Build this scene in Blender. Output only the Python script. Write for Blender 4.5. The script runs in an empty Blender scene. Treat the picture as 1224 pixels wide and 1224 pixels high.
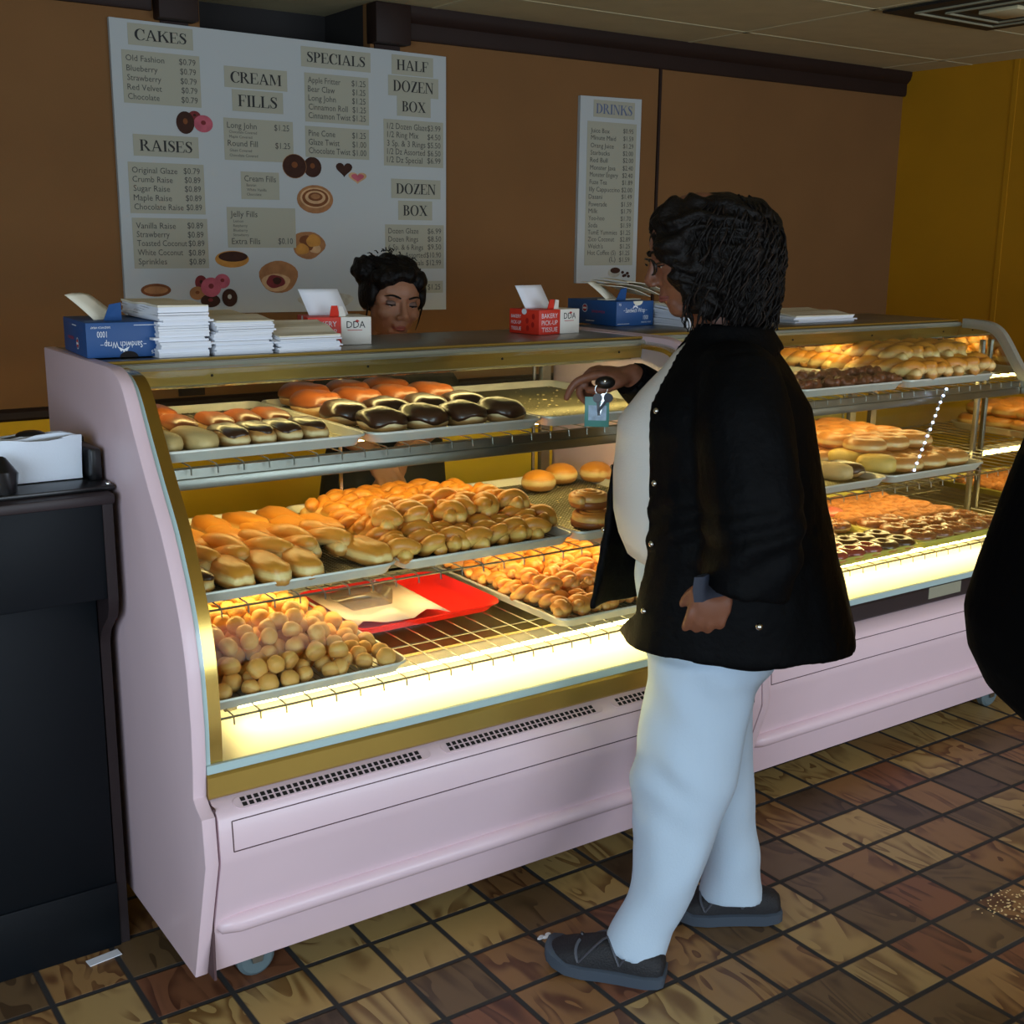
import bpy, bmesh, math, random
from mathutils import Vector, Matrix, Euler, noise
from math import sin, cos, pi, radians

SC = bpy.context.scene
COL = SC.collection

# ------------------------------------------------------------------ camera, world, lights, exposure
cam_data = bpy.data.cameras.new('camera')
cam = bpy.data.objects.new('camera', cam_data)
COL.objects.link(cam)
_yaw, _pitch, _roll = 0.607044361, 0.22462477, -0.0113269062
_f = Vector((sin(_yaw)*cos(_pitch), cos(_yaw)*cos(_pitch), -sin(_pitch)))
_r0 = Vector((cos(_yaw), -sin(_yaw), 0))
_d0 = _f.cross(_r0)
_rr = cos(_roll)*_r0 + sin(_roll)*_d0
_dd = -sin(_roll)*_r0 + cos(_roll)*_d0
_m = Matrix((_rr, -_dd, -_f)).transposed().to_4x4()
_m.translation = Vector((-2.213, -1.963, 1.518))
cam.matrix_world = _m
cam_data.sensor_width = 36.0
cam_data.lens = 1444.58/1224*36
cam_data.clip_start = 0.02
SC.camera = cam

world = bpy.data.worlds.new('world')
SC.world = world
world.use_nodes = True
world.node_tree.nodes['Background'].inputs[0].default_value = (0.62, 0.78, 1.0, 1)
world.node_tree.nodes['Background'].inputs[1].default_value = 0.35

def area_light(name, loc, target, sx, sy, power, color):
    d = bpy.data.lights.new(name, 'AREA')
    d.shape = 'RECTANGLE'; d.size = sx; d.size_y = sy
    d.energy = power; d.color = color
    o = bpy.data.objects.new(name, d)
    o.location = loc
    o.rotation_euler = (Vector(target)-Vector(loc)).to_track_quat('-Z', 'Y').to_euler()
    COL.objects.link(o)
    return o
# daylight through the shop window behind and to the left of the camera
area_light('window_daylight', (-4.3, -2.9, 1.5), (-0.6, 0.2, 0.8), 2.6, 1.9, 118, (0.68, 0.83, 1.0))
area_light('shopfront_daylight', (1.3, -4.6, 1.3), (0.5, 0.0, 0.65), 5.4, 1.8, 175, (0.74, 0.86, 1.0))

SC.view_settings.view_transform = 'Standard'
SC.view_settings.look = 'None'
SC.view_settings.exposure = 0.0
SC.view_settings.gamma = 1.0
SC.view_settings.use_curve_mapping = False
SC.cycles.use_denoising = True
SC.cycles.max_bounces = 10
SC.cycles.transparent_max_bounces = 32
SC.cycles.caustics_reflective = False
SC.cycles.caustics_refractive = False
SC.cycles.sample_clamp_indirect = 4.0

# ------------------------------------------------------------------ materials
def lin(c):
    r = []
    for v in c[:3]:
        v /= 255.0
        r.append(v/12.92 if v <= 0.04045 else ((v+0.055)/1.055)**2.4)
    return (r[0], r[1], r[2], 1.0)

def _nt(name):
    m = bpy.data.materials.new(name)
    m.use_nodes = True
    nt = m.node_tree
    return m, nt, nt.nodes['Principled BSDF']

def N(nt, typ, **kw):
    n = nt.nodes.new(typ)
    for k, v in kw.items():
        if k.startswith('i_'):
            key = k[2:]
            key = int(key) if key.isdigit() else key.replace('_', ' ')
            n.inputs[key].default_value = v
        else:
            setattr(n, k, v)
    return n

def mat(name, col, rough=0.5, metal=0.0, spec=0.5, bump=0.0, bscale=40.0, vary=0.0, vscale=6.0, coat=0.0, sheen=0.0, sss=0.0):
    """plain surface with a little procedural unevenness of its own colour and relief"""
    m, nt, b = _nt(name)
    b.inputs['Roughness'].default_value = rough
    b.inputs['Metallic'].default_value = metal
    b.inputs['Specular IOR Level'].default_value = spec
    b.inputs['Coat Weight'].default_value = coat
    b.inputs['Coat Roughness'].default_value = 0.12
    b.inputs['Sheen Weight'].default_value = sheen
    if sss:
        b.inputs['Subsurface Weight'].default_value = sss
        b.inputs['Subsurface Scale'].default_value = 0.01
    c = lin(col)
    b.inputs['Base Color'].default_value = c
    tc = N(nt, 'ShaderNodeTexCoord')
    if vary:
        nz = N(nt, 'ShaderNodeTexNoise', i_Scale=vscale, i_Detail=5.0)
        nt.links.new(tc.outputs['Object'], nz.inputs['Vector'])
        rp = N(nt, 'ShaderNodeValToRGB')
        rp.color_ramp.elements[0].position = 0.3
        rp.color_ramp.elements[1].position = 0.72
        rp.color_ramp.elements[0].color = (c[0]*(1-vary), c[1]*(1-vary), c[2]*(1-vary), 1)
        rp.color_ramp.elements[1].color = (min(1, c[0]*(1+vary)), min(1, c[1]*(1+vary)), min(1, c[2]*(1+vary)), 1)
        nt.links.new(nz.outputs['Fac'], rp.inputs['Fac'])
        nt.links.new(rp.outputs['Color'], b.inputs['Base Color'])
    if bump:
        nb = N(nt, 'ShaderNodeTexNoise', i_Scale=bscale, i_Detail=4.0)
        nt.links.new(tc.outputs['Object'], nb.inputs['Vector'])
        bp = N(nt, 'ShaderNodeBump', i_Strength=bump, i_Distance=0.01)
        nt.links.new(nb.outputs['Fac'], bp.inputs['Height'])
        nt.links.new(bp.outputs['Normal'], b.inputs['Normal'])
    return m

def emis(name, col, strength):
    m, nt, b = _nt(name)
    b.inputs['Base Color'].default_value = (0.9, 0.9, 0.9, 1)
    b.inputs['Emission Color'].default_value = lin(col)
    b.inputs['Emission Strength'].default_value = strength
    return m

def glass_mat(name, tint=(1, 1, 1), refl=1.0):
    m, nt, b = _nt(name)
    nt.nodes.remove(b)
    out = [n for n in nt.nodes if n.type == 'OUTPUT_MATERIAL'][0]
    fr = N(nt, 'ShaderNodeFresnel', i_IOR=1.38)
    mul = N(nt, 'ShaderNodeMath', operation='MULTIPLY')
    mul.inputs[1].default_value = refl
    tr = N(nt, 'ShaderNodeBsdfTransparent')
    tr.inputs[0].default_value = (*tint, 1)
    gl = N(nt, 'ShaderNodeBsdfGlossy', i_Roughness=0.02)
    mx = N(nt, 'ShaderNodeMixShader')
    nt.links.new(fr.outputs[0], mul.inputs[0])
    nt.links.new(mul.outputs[0], mx.inputs[0])
    nt.links.new(tr.outputs[0], mx.inputs[1])
    nt.links.new(gl.outputs[0], mx.inputs[2])
    nt.links.new(mx.outputs[0], out.inputs[0])
    return m

def dough_mat(name, top, side, base, rough=0.38, coat=0.25, band=0.45, bw=0.16, bumpy=0.12):
    """fried dough: browned top and bottom, pale ring where it floated in the oil"""
    m, nt, b = _nt(name)
    tc = N(nt, 'ShaderNodeTexCoord')
    sep = N(nt, 'ShaderNodeSeparateXYZ')
    nt.links.new(tc.outputs['Generated'], sep.inputs[0])
    nz = N(nt, 'ShaderNodeTexNoise', i_Scale=3.5, i_Detail=3.0)
    nt.links.new(tc.outputs['Generated'], nz.inputs['Vector'])
    ma = N(nt, 'ShaderNodeMath', operation='MULTIPLY_ADD')
    ma.inputs[1].default_value = 0.22; ma.inputs[2].default_value = -0.11
    nt.links.new(nz.outputs['Fac'], ma.inputs[0])
    ad = N(nt, 'ShaderNodeMath', operation='ADD')
    nt.links.new(sep.outputs['Z'], ad.inputs[0]); nt.links.new(ma.outputs[0], ad.inputs[1])
    rp = N(nt, 'ShaderNodeValToRGB')
    e = rp.color_ramp.elements
    e[0].position = 0.0; e[0].color = lin(base)
    e[1].position = 1.0; e[1].color = lin(top)
    for p, c in ((max(0.02, band-bw), base), (band-bw*0.45, side), (band+bw*0.45, side), (min(0.97, band+bw*1.3), top)):
        k = e.new(p); k.color = lin(c)
    nt.links.new(ad.outputs[0], rp.inputs['Fac'])
    nt.links.new(rp.outputs['Color'], b.inputs['Base Color'])
    b.inputs['Roughness'].default_value = rough
    b.inputs['Coat Weight'].default_value = coat
    b.inputs['Coat Roughness'].default_value = 0.2
    nb = N(nt, 'ShaderNodeTexNoise', i_Scale=90.0, i_Detail=3.0)
    nt.links.new(tc.outputs['Object'], nb.inputs['Vector'])
    bp = N(nt, 'ShaderNodeBump', i_Strength=bumpy, i_Distance=0.01)
    nt.links.new(nb.outputs['Fac'], bp.inputs['Height'])
    nt.links.new(bp.outputs['Normal'], b.inputs['Normal'])
    return m

def floor_mat():
    m, nt, b = _nt('quarry_tile')
    P, G = 0.158, 0.0125
    tc = N(nt, 'ShaderNodeTexCoord')
    sep = N(nt, 'ShaderNodeSeparateXYZ')
    nt.links.new(tc.outputs['Object'], sep.inputs[0])
    def math_(op, a, bb=None):
        n = N(nt, 'ShaderNodeMath', operation=op)
        for i, v in enumerate((a, bb)):
            if v is None: continue
            if isinstance(v, (int, float)): n.inputs[i].default_value = v
            else: nt.links.new(v, n.inputs[i])
        return n.outputs[0]
    fx = math_('DIVIDE', sep.outputs['X'], P); fy = math_('DIVIDE', sep.outputs['Y'], P)
    ix = math_('FLOOR', fx); iy = math_('FLOOR', fy)
    ux = math_('FRACT', fx); uy = math_('FRACT', fy)
    ex = math_('MINIMUM', ux, math_('SUBTRACT', 1.0, ux)); ey = math_('MINIMUM', uy, math_('SUBTRACT', 1.0, uy))
    edge = math_('MINIMUM', ex, ey)
    mr = N(nt, 'ShaderNodeMapRange')
    mr.inputs['From Min'].default_value = G/P/2*0.75; mr.inputs['From Max'].default_value = G/P/2*1.25
    nt.links.new(edge, mr.inputs['Value'])
    tile = mr.outputs['Result']
    cell = N(nt, 'ShaderNodeCombineXYZ')
    nt.links.new(ix, cell.inputs[0]); nt.links.new(iy, cell.inputs[1])
    wn = N(nt, 'ShaderNodeTexWhiteNoise', noise_dimensions='2D')
    nt.links.new(cell.outputs[0], wn.inputs['Vector'])
    # two tones for each tile: body clay and darker swirl
    body = N(nt, 'ShaderNodeValToRGB')
    body.color_ramp.interpolation = 'CONSTANT'
    cols = [(0.0, (146, 106, 66)), (0.20, (176, 146, 94)), (0.38, (112, 88, 60)), (0.50, (182, 150, 94)), (0.64, (130, 84, 58)), (0.76, (160, 122, 76)), (0.90, (92, 72, 54))]
    e = body.color_ramp.elements
    e[0].position = 0; e[0].color = lin(cols[0][1]); e[1].position = cols[1][0]; e[1].color = lin(cols[1][1])
    for p, c in cols[2:]:
        k = e.new(p); k.color = lin(c)
    nt.links.new(wn.outputs['Value'], body.inputs['Fac'])
    dark = N(nt, 'ShaderNodeValToRGB')
    dark.color_ramp.interpolation = 'CONSTANT'
    cold = [(0.0, (94, 58, 36)), (0.20, (124, 92, 54)), (0.38, (80, 60, 40)), (0.50, (128, 94, 54)), (0.64, (86, 50, 34)), (0.76, (106, 70, 42)), (0.90, (62, 46, 34))]
    e = dark.color_ramp.elements
    e[0].position = 0; e[0].color = lin(cold[0][1]); e[1].position = cold[1][0]; e[1].color = lin(cold[1][1])
    for p, c in cold[2:]:
        k = e.new(p); k.color = lin(c)
    nt.links.new(wn.outputs['Value'], dark.inputs['Fac'])
    # swirl: noise-bent rings, shifted tile by tile
    sh = N(nt, 'ShaderNodeVectorMath', operation='SCALE')
    sh.inputs['Scale'].default_value = 7.0
    nt.links.new(wn.outputs['Color'], sh.inputs[0])
    loc = N(nt, 'ShaderNodeVectorMath', operation='ADD')
    nt.links.new(tc.outputs['Object'], loc.inputs[0]); nt.links.new(sh.outputs[0], loc.inputs[1])
    nz = N(nt, 'ShaderNodeTexNoise', i_Scale=7.0, i_Detail=2.0)
    nt.links.new(loc.outputs[0], nz.inputs['Vector'])
    st = N(nt, 'ShaderNodeMapping')
    st.inputs['Scale'].default_value = (1.0, 0.35, 1.0)
    nt.links.new(loc.outputs[0], st.inputs['Vector'])
    nz2 = N(nt, 'ShaderNodeTexNoise', i_Scale=6.5, i_Detail=1.0, i_Distortion=2.4)
    nt.links.new(st.outputs[0], nz2.inputs['Vector'])
    rings = math_('FRACT', math_('MULTIPLY', nz2.outputs['Fac'], 4.2))
    sm = N(nt, 'ShaderNodeMapRange', interpolation_type='SMOOTHSTEP')
    sm.inputs['From Min'].default_value = 0.30; sm.inputs['From Max'].default_value = 0.95
    nt.links.new(rings, sm.inputs['Value'])
    mask = N(nt, 'ShaderNodeMapRange', interpolation_type='SMOOTHSTEP')
    mask.inputs['From Min'].default_value = 0.36; mask.inputs['From Max'].default_value = 0.56
    nt.links.new(nz.outputs['Fac'], mask.inputs['Value'])
    mxf = math_('MULTIPLY', sm.outputs['Result'], mask.outputs['Result'])
    mix = N(nt, 'ShaderNodeMix', data_type='RGBA')
    nt.links.new(mxf, mix.inputs['Factor'])
    nt.links.new(body.outputs['Color'], mix.inputs['A']); nt.links.new(dark.outputs['Color'], mix.inputs['B'])
    gr = N(nt, 'ShaderNodeMix', data_type='RGBA')
    gr.inputs['A'].default_value = lin((46, 44, 43))
    nt.links.new(tile, gr.inputs['Factor']); nt.links.new(mix.outputs['Result'], gr.inputs['B'])
    nt.links.new(gr.outputs['Result'], b.inputs['Base Color'])
    ro = N(nt, 'ShaderNodeMapRange')
    ro.inputs['To Min'].default_value = 0.8; ro.inputs['To Max'].default_value = 0.42
    nt.links.new(tile, ro.inputs['Value']); nt.links.new(ro.outputs['Result'], b.inputs['Roughness'])
    bp = N(nt, 'ShaderNodeBump', i_Strength=0.5, i_Distance=0.004)
    nt.links.new(tile, bp.inputs['Height'])
    nt.links.new(bp.outputs['Normal'], b.inputs['Normal'])
    return m

M = {}
def defmats():
    M['floor'] = floor_mat()
    M['wall_brown'] = mat('brown_wall_panel', (118, 82, 46), 0.85, spec=0.25, vary=0.06, vscale=3, bump=0.03, bscale=160)
    M['wall_yellow'] = mat('yellow_wall_paint', (180, 126, 16), 0.7, spec=0.25, vary=0.06, vscale=3, bump=0.03, bscale=120)
    M['wall_yellow_lit'] = mat('yellow_paint_lit', (208, 164, 26), 0.65, spec=0.25, vary=0.05, vscale=3)  # same yellow paint as the right wall, window light put into its colour
    M['trim'] = mat('dark_brown_trim', (36, 21, 15), 0.6, spec=0.25, vary=0.1)
    M['opening'] = mat('dark_opening', (26, 22, 20), 0.8)
    M['ceiling'] = mat('ceiling_board', (196, 182, 138), 0.85, vary=0.05, vscale=9, bump=0.08, bscale=220)
    M['grid'] = mat('ceiling_grid_paint', (196, 186, 146), 0.8)
    M['vent_dark'] = mat('vent_black', (20, 19, 17), 0.6)
    M['vent_line'] = mat('vent_white_edge', (150, 146, 120), 0.5)
    M['pink'] = mat('pink_enamel', (226, 200, 208), 0.38, vary=0.02, vscale=4, coat=0.15)
    M['groove'] = mat('panel_groove_dark', (84, 60, 62), 0.7)
    M['hole'] = mat('vent_hole_black', (22, 16, 17), 0.9)
    M['gold'] = mat('gold_tone_metal', (196, 164, 84), 0.3, metal=0.8, vary=0.06, vscale=5)
    M['steel'] = mat('stainless_steel', (196, 198, 196), 0.2, metal=1.0, vary=0.05, vscale=6)
    M['steel_dull'] = mat('brushed_steel', (150, 148, 140), 0.38, metal=1.0, vary=0.08, vscale=8)
    M['chrome'] = mat('chrome', (224, 226, 224), 0.08, metal=1.0)
    M['darksteel'] = mat('dark_deck_steel', (128, 114, 78), 0.5, metal=0.5)
    M['white_enamel'] = mat('white_enamel', (236, 232, 216), 0.45)
    M['tray'] = mat('aluminium_tray', (216, 214, 204), 0.4, metal=0.25, vary=0.05, vscale=10)
    M['rack'] = mat('wire_rack_metal', (150, 144, 120), 0.35, metal=0.8)
    M['tray_yellow'] = mat('yellow_green_tray', (196, 186, 84), 0.4)
    M['pale_trim'] = mat('pale_grey_trim', (176, 178, 166), 0.4, metal=0.4)
    M['parch'] = mat('tray_base_shadow', (120, 112, 88), 0.5, metal=0.6)
    M['glass'] = glass_mat('case_glass', (0.97, 1.0, 0.985), 0.16)
    M['glass_edge'] = mat('glass_edge_green', (176, 202, 202), 0.2, coat=0.5)
    M['mirror'] = mat('mirror_end', (212, 206, 196), 0.03, metal=1.0)
    M['rubber'] = mat('grey_rubber', (92, 108, 112), 0.6)
    M['blackpaint'] = mat('black_paint', (12, 17, 22), 0.55, spec=0.2, vary=0.12, vscale=3, bump=0.04, bscale=30)
    M['blackwood'] = mat('black_brown_wood', (38, 28, 30), 0.5, vary=0.15)
    M['blackplastic'] = mat('black_plastic', (16, 16, 17), 0.3)
    M['paper'] = mat('white_paper', (232, 234, 240), 0.8, vary=0.02)
    M['papercream'] = mat('cream_paper', (226, 218, 196), 0.8, vary=0.04, vscale=12)
    M['napkin'] = mat('napkin_white', (226, 234, 244), 0.85, bump=0.1, bscale=300)
    M['board'] = mat('menu_board_white', (172, 176, 174), 0.7, spec=0.2)
    M['strip'] = mat('menu_paper_strip', (158, 156, 138), 0.8, spec=0.2)
    M['ink'] = mat('black_ink', (22, 22, 22), 0.7)
    M['inkgrey'] = mat('grey_ink', (62, 60, 56), 0.7)
    M['inkblue'] = mat('slate_blue_ink', (84, 96, 128), 0.7)
    M['boxblue'] = mat('blue_carton', (18, 72, 130), 0.5, vary=0.05)
    M['boxred'] = mat('red_carton', (214, 50, 30), 0.5)
    M['boxreddark'] = mat('deep_red_carton', (168, 28, 20), 0.5)
    M['boxwhite'] = mat('white_carton', (226, 222, 212), 0.55)
    M['inkwhite'] = mat('white_ink', (224, 226, 230), 0.6)
    M['inkred'] = mat('red_ink', (186, 42, 36), 0.6)
    M['redplastic'] = mat('red_plastic_tray', (206, 30, 26), 0.3, coat=0.3)
    # baked goods
    M['golden'] = dough_mat('golden_dough', (214, 142, 46), (242, 210, 140), (204, 142, 66), rough=0.45, coat=0.12)
    M['tan'] = dough_mat('tan_dough', (196, 138, 74), (236, 206, 150), (190, 140, 84), rough=0.45, coat=0.1)
    M['ball'] = dough_mat('ball_dough', (222, 164, 80), (226, 178, 100), (206, 148, 72), rough=0.55, coat=0.0)
    M['knot'] = dough_mat('glazed_twist_dough', (218, 142, 46), (240, 194, 104), (200, 130, 50), rough=0.42, coat=0.18)
    M['cinn'] = dough_mat('cinnamon_dough', (208, 132, 54), (236, 180, 98), (192, 116, 50), rough=0.45, coat=0.15)
    M['maple'] = mat('maple_icing', (138, 74, 36), 0.35, vary=0.15, vscale=20, coat=0.25)
    M['choc'] = mat('chocolate_icing', (62, 32, 18), 0.3, vary=0.15, vscale=20, coat=0.35)
    M['glaze'] = mat('thin_glaze', (196, 118, 52), 0.2, vary=0.15, vscale=20, coat=0.6)
    M['pale'] = mat('pale_sugar_dough', (224, 190, 130), 0.55, vary=0.08, vscale=14, bump=0.1, bscale=90)
    M['custard'] = mat('yellow_cake_dough', (232, 196, 104), 0.5, vary=0.08, vscale=14)
    M['nutty'] = mat('nutty_fritter', (128, 68, 36), 0.45, vary=0.35, vscale=60, bump=0.6, bscale=110, coat=0.3)
    M['crumb'] = mat('crumb_coated_dough', (172, 108, 52), 0.75, vary=0.35, vscale=70, bump=0.5, bscale=120)
    M['ringdough'] = dough_mat('ring_dough', (204, 136, 66), (240, 204, 136), (196, 130, 66), rough=0.42, coat=0.2)
    M['pinkice'] = mat('pink_icing', (214, 110, 96), 0.3, vary=0.1, vscale=30, coat=0.5)
    M['redice'] = mat('berry_icing', (150, 52, 50), 0.25, vary=0.2, vscale=40, coat=0.6)
    M['swirl'] = mat('cinnamon_swirl', (150, 82, 36), 0.45)
    M['flake'] = mat('sugar_flake', (236, 214, 160), 0.6)
    # people
    M['skin_dark'] = mat('brown_skin', (124, 78, 56), 0.5, vary=0.06, vscale=20, sss=0.05)
    M['skin_mid'] = mat('tan_skin', (168, 118, 90), 0.5, vary=0.05, vscale=20, sss=0.05)
    M['lip_dark'] = mat('lip_brown', (120, 62, 54), 0.4)
    M['lip_mid'] = mat('lip_rose', (158, 84, 76), 0.4)
    M['eyelid'] = mat('eye_shadow', (112, 88, 80), 0.45)
    M['eyewhite'] = mat('eye_white', (206, 200, 194), 0.2)
    M['iris'] = mat('dark_iris', (24, 16, 12), 0.1)
    M['hair_black'] = mat('black_hair', (14, 10, 9), 0.5, spec=0.2, vary=0.3, vscale=60, bump=0.5, bscale=90)
    M['hair_brown'] = mat('dark_brown_hair', (15, 11, 9), 0.55, spec=0.18, vary=0.4, vscale=50, bump=0.5, bscale=80)
    M['hair_light'] = mat('brown_hair_strand', (34, 24, 17), 0.55, spec=0.2, vary=0.3, vscale=50)
    M['jacket'] = mat('black_nylon', (3, 4, 6), 0.65, spec=0.10, vary=0.15, bump=0.25, bscale=55)
    M['lining'] = mat('navy_lining', (42, 48, 62), 0.6)
    M['shirt'] = mat('white_knit', (222, 222, 216), 0.85, bump=0.1, bscale=200)
    M['pants'] = mat('white_sweatpants', (188, 208, 226), 0.88, bump=0.1, bscale=220)
    M['shoe'] = mat('black_mesh', (20, 20, 25), 0.6, bump=0.3, bscale=300)
    M['sole'] = mat('grey_rubber_sole', (66, 76, 88), 0.6)
    M['shoeline'] = mat('grey_overlay', (74, 76, 84), 0.6)
    M['blackshirt'] = mat('black_shirt', (20, 19, 20), 0.7, bump=0.15, bscale=50)
    M['coat'] = mat('black_coat', (3, 3, 4), 0.9, spec=0.06, bump=0.2, bscale=40)
    M['cardteal'] = mat('teal_card', (72, 140, 132), 0.4)
    M['cardblue'] = mat('blue_white_card', (150, 176, 200), 0.4, vary=0.3, vscale=60)
    for k, c in dict(p_choc=(58, 34, 24), p_pink=(176, 88, 100), p_tan=(150, 104, 66), p_gold=(178, 124, 56), p_swirl=(112, 66, 36), p_red=(112, 44, 44), p_pale=(188, 150, 108), p_cream=(168, 164, 150)).items(): M[k] = mat('printed_'+k[2:], c, 0.75, spec=0.2, vary=0.18, vscale=40)
    M['gold_bright'] = mat('polished_gold_frame', (206, 176, 96), 0.18, metal=1.0)
    M['label_grey'] = mat('grey_label', (150, 150, 130), 0.5)
defmats()

# ------------------------------------------------------------------ mesh builder
class MB:
    def __init__(s):
        s.v = []; s.f = []; s.m = []
    def add(s, vs, fs, m=0, T=None):
        b = len(s.v)
        for p in vs:
            p = Vector(p)
            s.v.append(T @ p if T is not None else p)
        for f in fs:
            s.f.append(tuple(i+b for i in f)); s.m.append(m)
        return s
    def box(s, x0, x1, y0, y1, z0, z1, m=0, T=None):
        vs = [(x0,y0,z0),(x1,y0,z0),(x1,y1,z0),(x0,y1,z0),(x0,y0,z1),(x1,y0,z1),(x1,y1,z1),(x0,y1,z1)]
        fs = [(3,2,1,0),(4,5,6,7),(0,1,5,4),(1,2,6,5),(2,3,7,6),(3,0,4,7)]
        return s.add(vs, fs, m, T)
    def rbox(s, x0, x1, y0, y1, z0, z1, r=0.005, m=0, T=None, seg=2):
        bm = bmesh.new()
        bmesh.ops.create_cube(bm, size=1.0)
        for v in bm.verts:
            v.co = Vector((x0 if v.co.x < 0 else x1, y0 if v.co.y < 0 else y1, z0 if v.co.z < 0 else z1))
        bmesh.ops.bevel(bm, geom=bm.edges[:], offset=r, segments=seg, affect='EDGES', profile=0.5)
        return s.bm(bm, m, T)
    def bm(s, bm, m=0, T=None):
        bm.verts.index_update()
        s.add([v.co.copy() for v in bm.verts], [tuple(v.index for v in f.verts) for f in bm.faces], m, T)
        bm.free()
        return s
    def loft(s, rings, m=0, closed=True, cap=True, T=None):
        n = len(rings[0]); vs = [p for r in rings for p in r]; fs = []
        for i in range(len(rings)-1):
            for j in range(n if closed else n-1):
                k = (j+1) % n
                fs.append((i*n+j, i*n+k, (i+1)*n+k, (i+1)*n+j))
        if cap and closed:
            fs.append(tuple(range(n-1, -1, -1)))
            fs.append(tuple((len(rings)-1)*n+j for j in range(n)))
        return s.add(vs, fs, m, T)
    def tube(s, pts, r, seg=8, m=0, closed=False, T=None, flat=1.0):
        pts = [Vector(p) for p in pts]; n = len(pts)
        rad = r if isinstance(r, (list, tuple)) else [r]*n
        rings = []; up = None
        for i, p in enumerate(pts):
            if closed: t = pts[(i+1) % n]-pts[i-1]
            else: t = pts[min(i+1, n-1)]-pts[max(i-1, 0)]
            t.normalize()
            if up is None:
                up = Vector((0,0,1)) if abs(t.z) < 0.9 else Vector((1,0,0))
            a = t.cross(up)
            if a.length < 1e-6: a = t.orthogonal()
            a.normalize(); bb = a.cross(t); bb.normalize(); up = bb
            rings.append([p + rad[i]*(cos(2*pi*k/seg)*a + flat*sin(2*pi*k/seg)*bb) for k in range(seg)])
        if closed:
            rings.append(rings[0])
            return s.loft(rings, m, True, False, T)
        return s.loft(rings, m, True, True, T)
    def lathe(s, prof, seg=20, m=0, T=None, sy=1.0):
        rings = [[Vector((r*cos(2*pi*k/seg), sy*r*sin(2*pi*k/seg), z)) for k in range(seg)] for r, z in prof]
        return s.loft(rings, m, True, True, T)
    def prism(s, poly, axis, a, b, m=0, T=None):
        """poly: 2-D outline; axis 'x' -> (y,z), 'y' -> (x,z), 'z' -> (x,y); extruded from a to b"""
        def P(p, t):
            if axis == 'x': return (t, p[0], p[1])
            if axis == 'y': return (p[0], t, p[1])
            return (p[0], p[1], t)
        n = len(poly)
        vs = [P(p, a) for p in poly]+[P(p, b) for p in poly]
        fs = [tuple(range(n-1, -1, -1)), tuple(range(n, 2*n))]
        fs += [(i, (i+1) % n, n+(i+1) % n, n+i) for i in range(n)]
        return s.add(vs, fs, m, T)
    def ell(s, c, r, seg=16, ring=10, m=0, T=None, R=None):
        c = Vector(c); vs = []; fs = []
        if not isinstance(r, (tuple, list)): r = (r, r, r)
        for i in range(1, ring):
            th = pi*i/ring
            for j in range(seg):
                ph = 2*pi*j/seg
                p = Vector((r[0]*sin(th)*cos(ph), r[1]*sin(th)*sin(ph), r[2]*cos(th)))
                vs.append(c+(R @ p if R is not None else p))
        t = Vector((0,0,r[2])); bo = Vector((0,0,-r[2]))
        vs.append(c+(R @ t if R is not None else t)); vs.append(c+(R @ bo if R is not None else bo))
        for i in range(ring-2):
            for j in range(seg):
                k = (j+1) % seg
                fs.append((i*seg+j, (i+1)*seg+j, (i+1)*seg+k, i*seg+k))
        a = (ring-1)*seg
        for j in range(seg):
            k = (j+1) % seg
            fs.append((a, j, k)); fs.append((a+1, (ring-2)*seg+k, (ring-2)*seg+j))
        return s.add(vs, fs, m, T)
    def mesh(s, name):
        me = bpy.data.meshes.new(name)
        me.from_pydata(s.v, [], s.f)
        bm = bmesh.new(); bm.from_mesh(me)
        for f, mi in zip(bm.faces, s.m): f.material_index = mi
        bmesh.ops.recalc_face_normals(bm, faces=bm.faces[:])
        bm.to_mesh(me); bm.free()
        return me
    def build(s, name, mats, parent=None, smooth=35, loc=None, rot=None):
        me = s.mesh(name)
        return link_mesh(name, me, mats, parent, smooth, loc, rot)

def link_mesh(name, me, mats, parent=None, smooth=35, loc=None, rot=None):
    if not isinstance(mats, (list, tuple)): mats = [mats]
    for m in mats: me.materials.append(m)
    if smooth:
        me.polygons.foreach_set('use_smooth', [True]*len(me.polygons))
        if smooth < 180: me.set_sharp_from_angle(angle=radians(smooth))
    o = bpy.data.objects.new(name, me)
    COL.objects.link(o)
    if parent is not None: o.parent = parent
    if loc is not None: o.location = loc
    if rot is not None: o.rotation_euler = rot
    return o

def remesh(mb, voxel, smooth=2, fac=0.5):
    """fuse overlapping closed shapes into one continuous surface"""
    me = mb.mesh('tmp')
    o = bpy.data.objects.new('tmp', me); COL.objects.link(o)
    md = o.modifiers.new('r', 'REMESH'); md.mode = 'VOXEL'; md.voxel_size = voxel; md.adaptivity = 0
    if smooth:
        sm = o.modifiers.new('s', 'SMOOTH'); sm.factor = fac; sm.iterations = smooth
    dg = bpy.context.evaluated_depsgraph_get()
    r = bpy.data.meshes.new_from_object(o.evaluated_get(dg))
    bpy.data.objects.remove(o); bpy.data.meshes.remove(me)
    return r

def displace(me, fn):
    """push each vertex along its normal by fn(co, normal)"""
    ns = [v.normal.copy() for v in me.vertices]
    for v, n in zip(me.vertices, ns):
        v.co = v.co + n*fn(v.co, n)
    me.update()

def thing(name, label, cat, loc=(0,0,0), rz=0.0, group=None):
    o = bpy.data.objects.new(name, None)
    o.empty_display_size = 0.05
    COL.objects.link(o)
    o.location = loc; o.rotation_euler = (0, 0, rz)
    return tag(o, label, cat, group)

def tag(o, label=None, cat=None, group=None, kind=None):
    if label: o['label'] = label
    if cat: o['category'] = cat
    if group: o['group'] = group
    if kind: o['kind'] = kind
    return o

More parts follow.
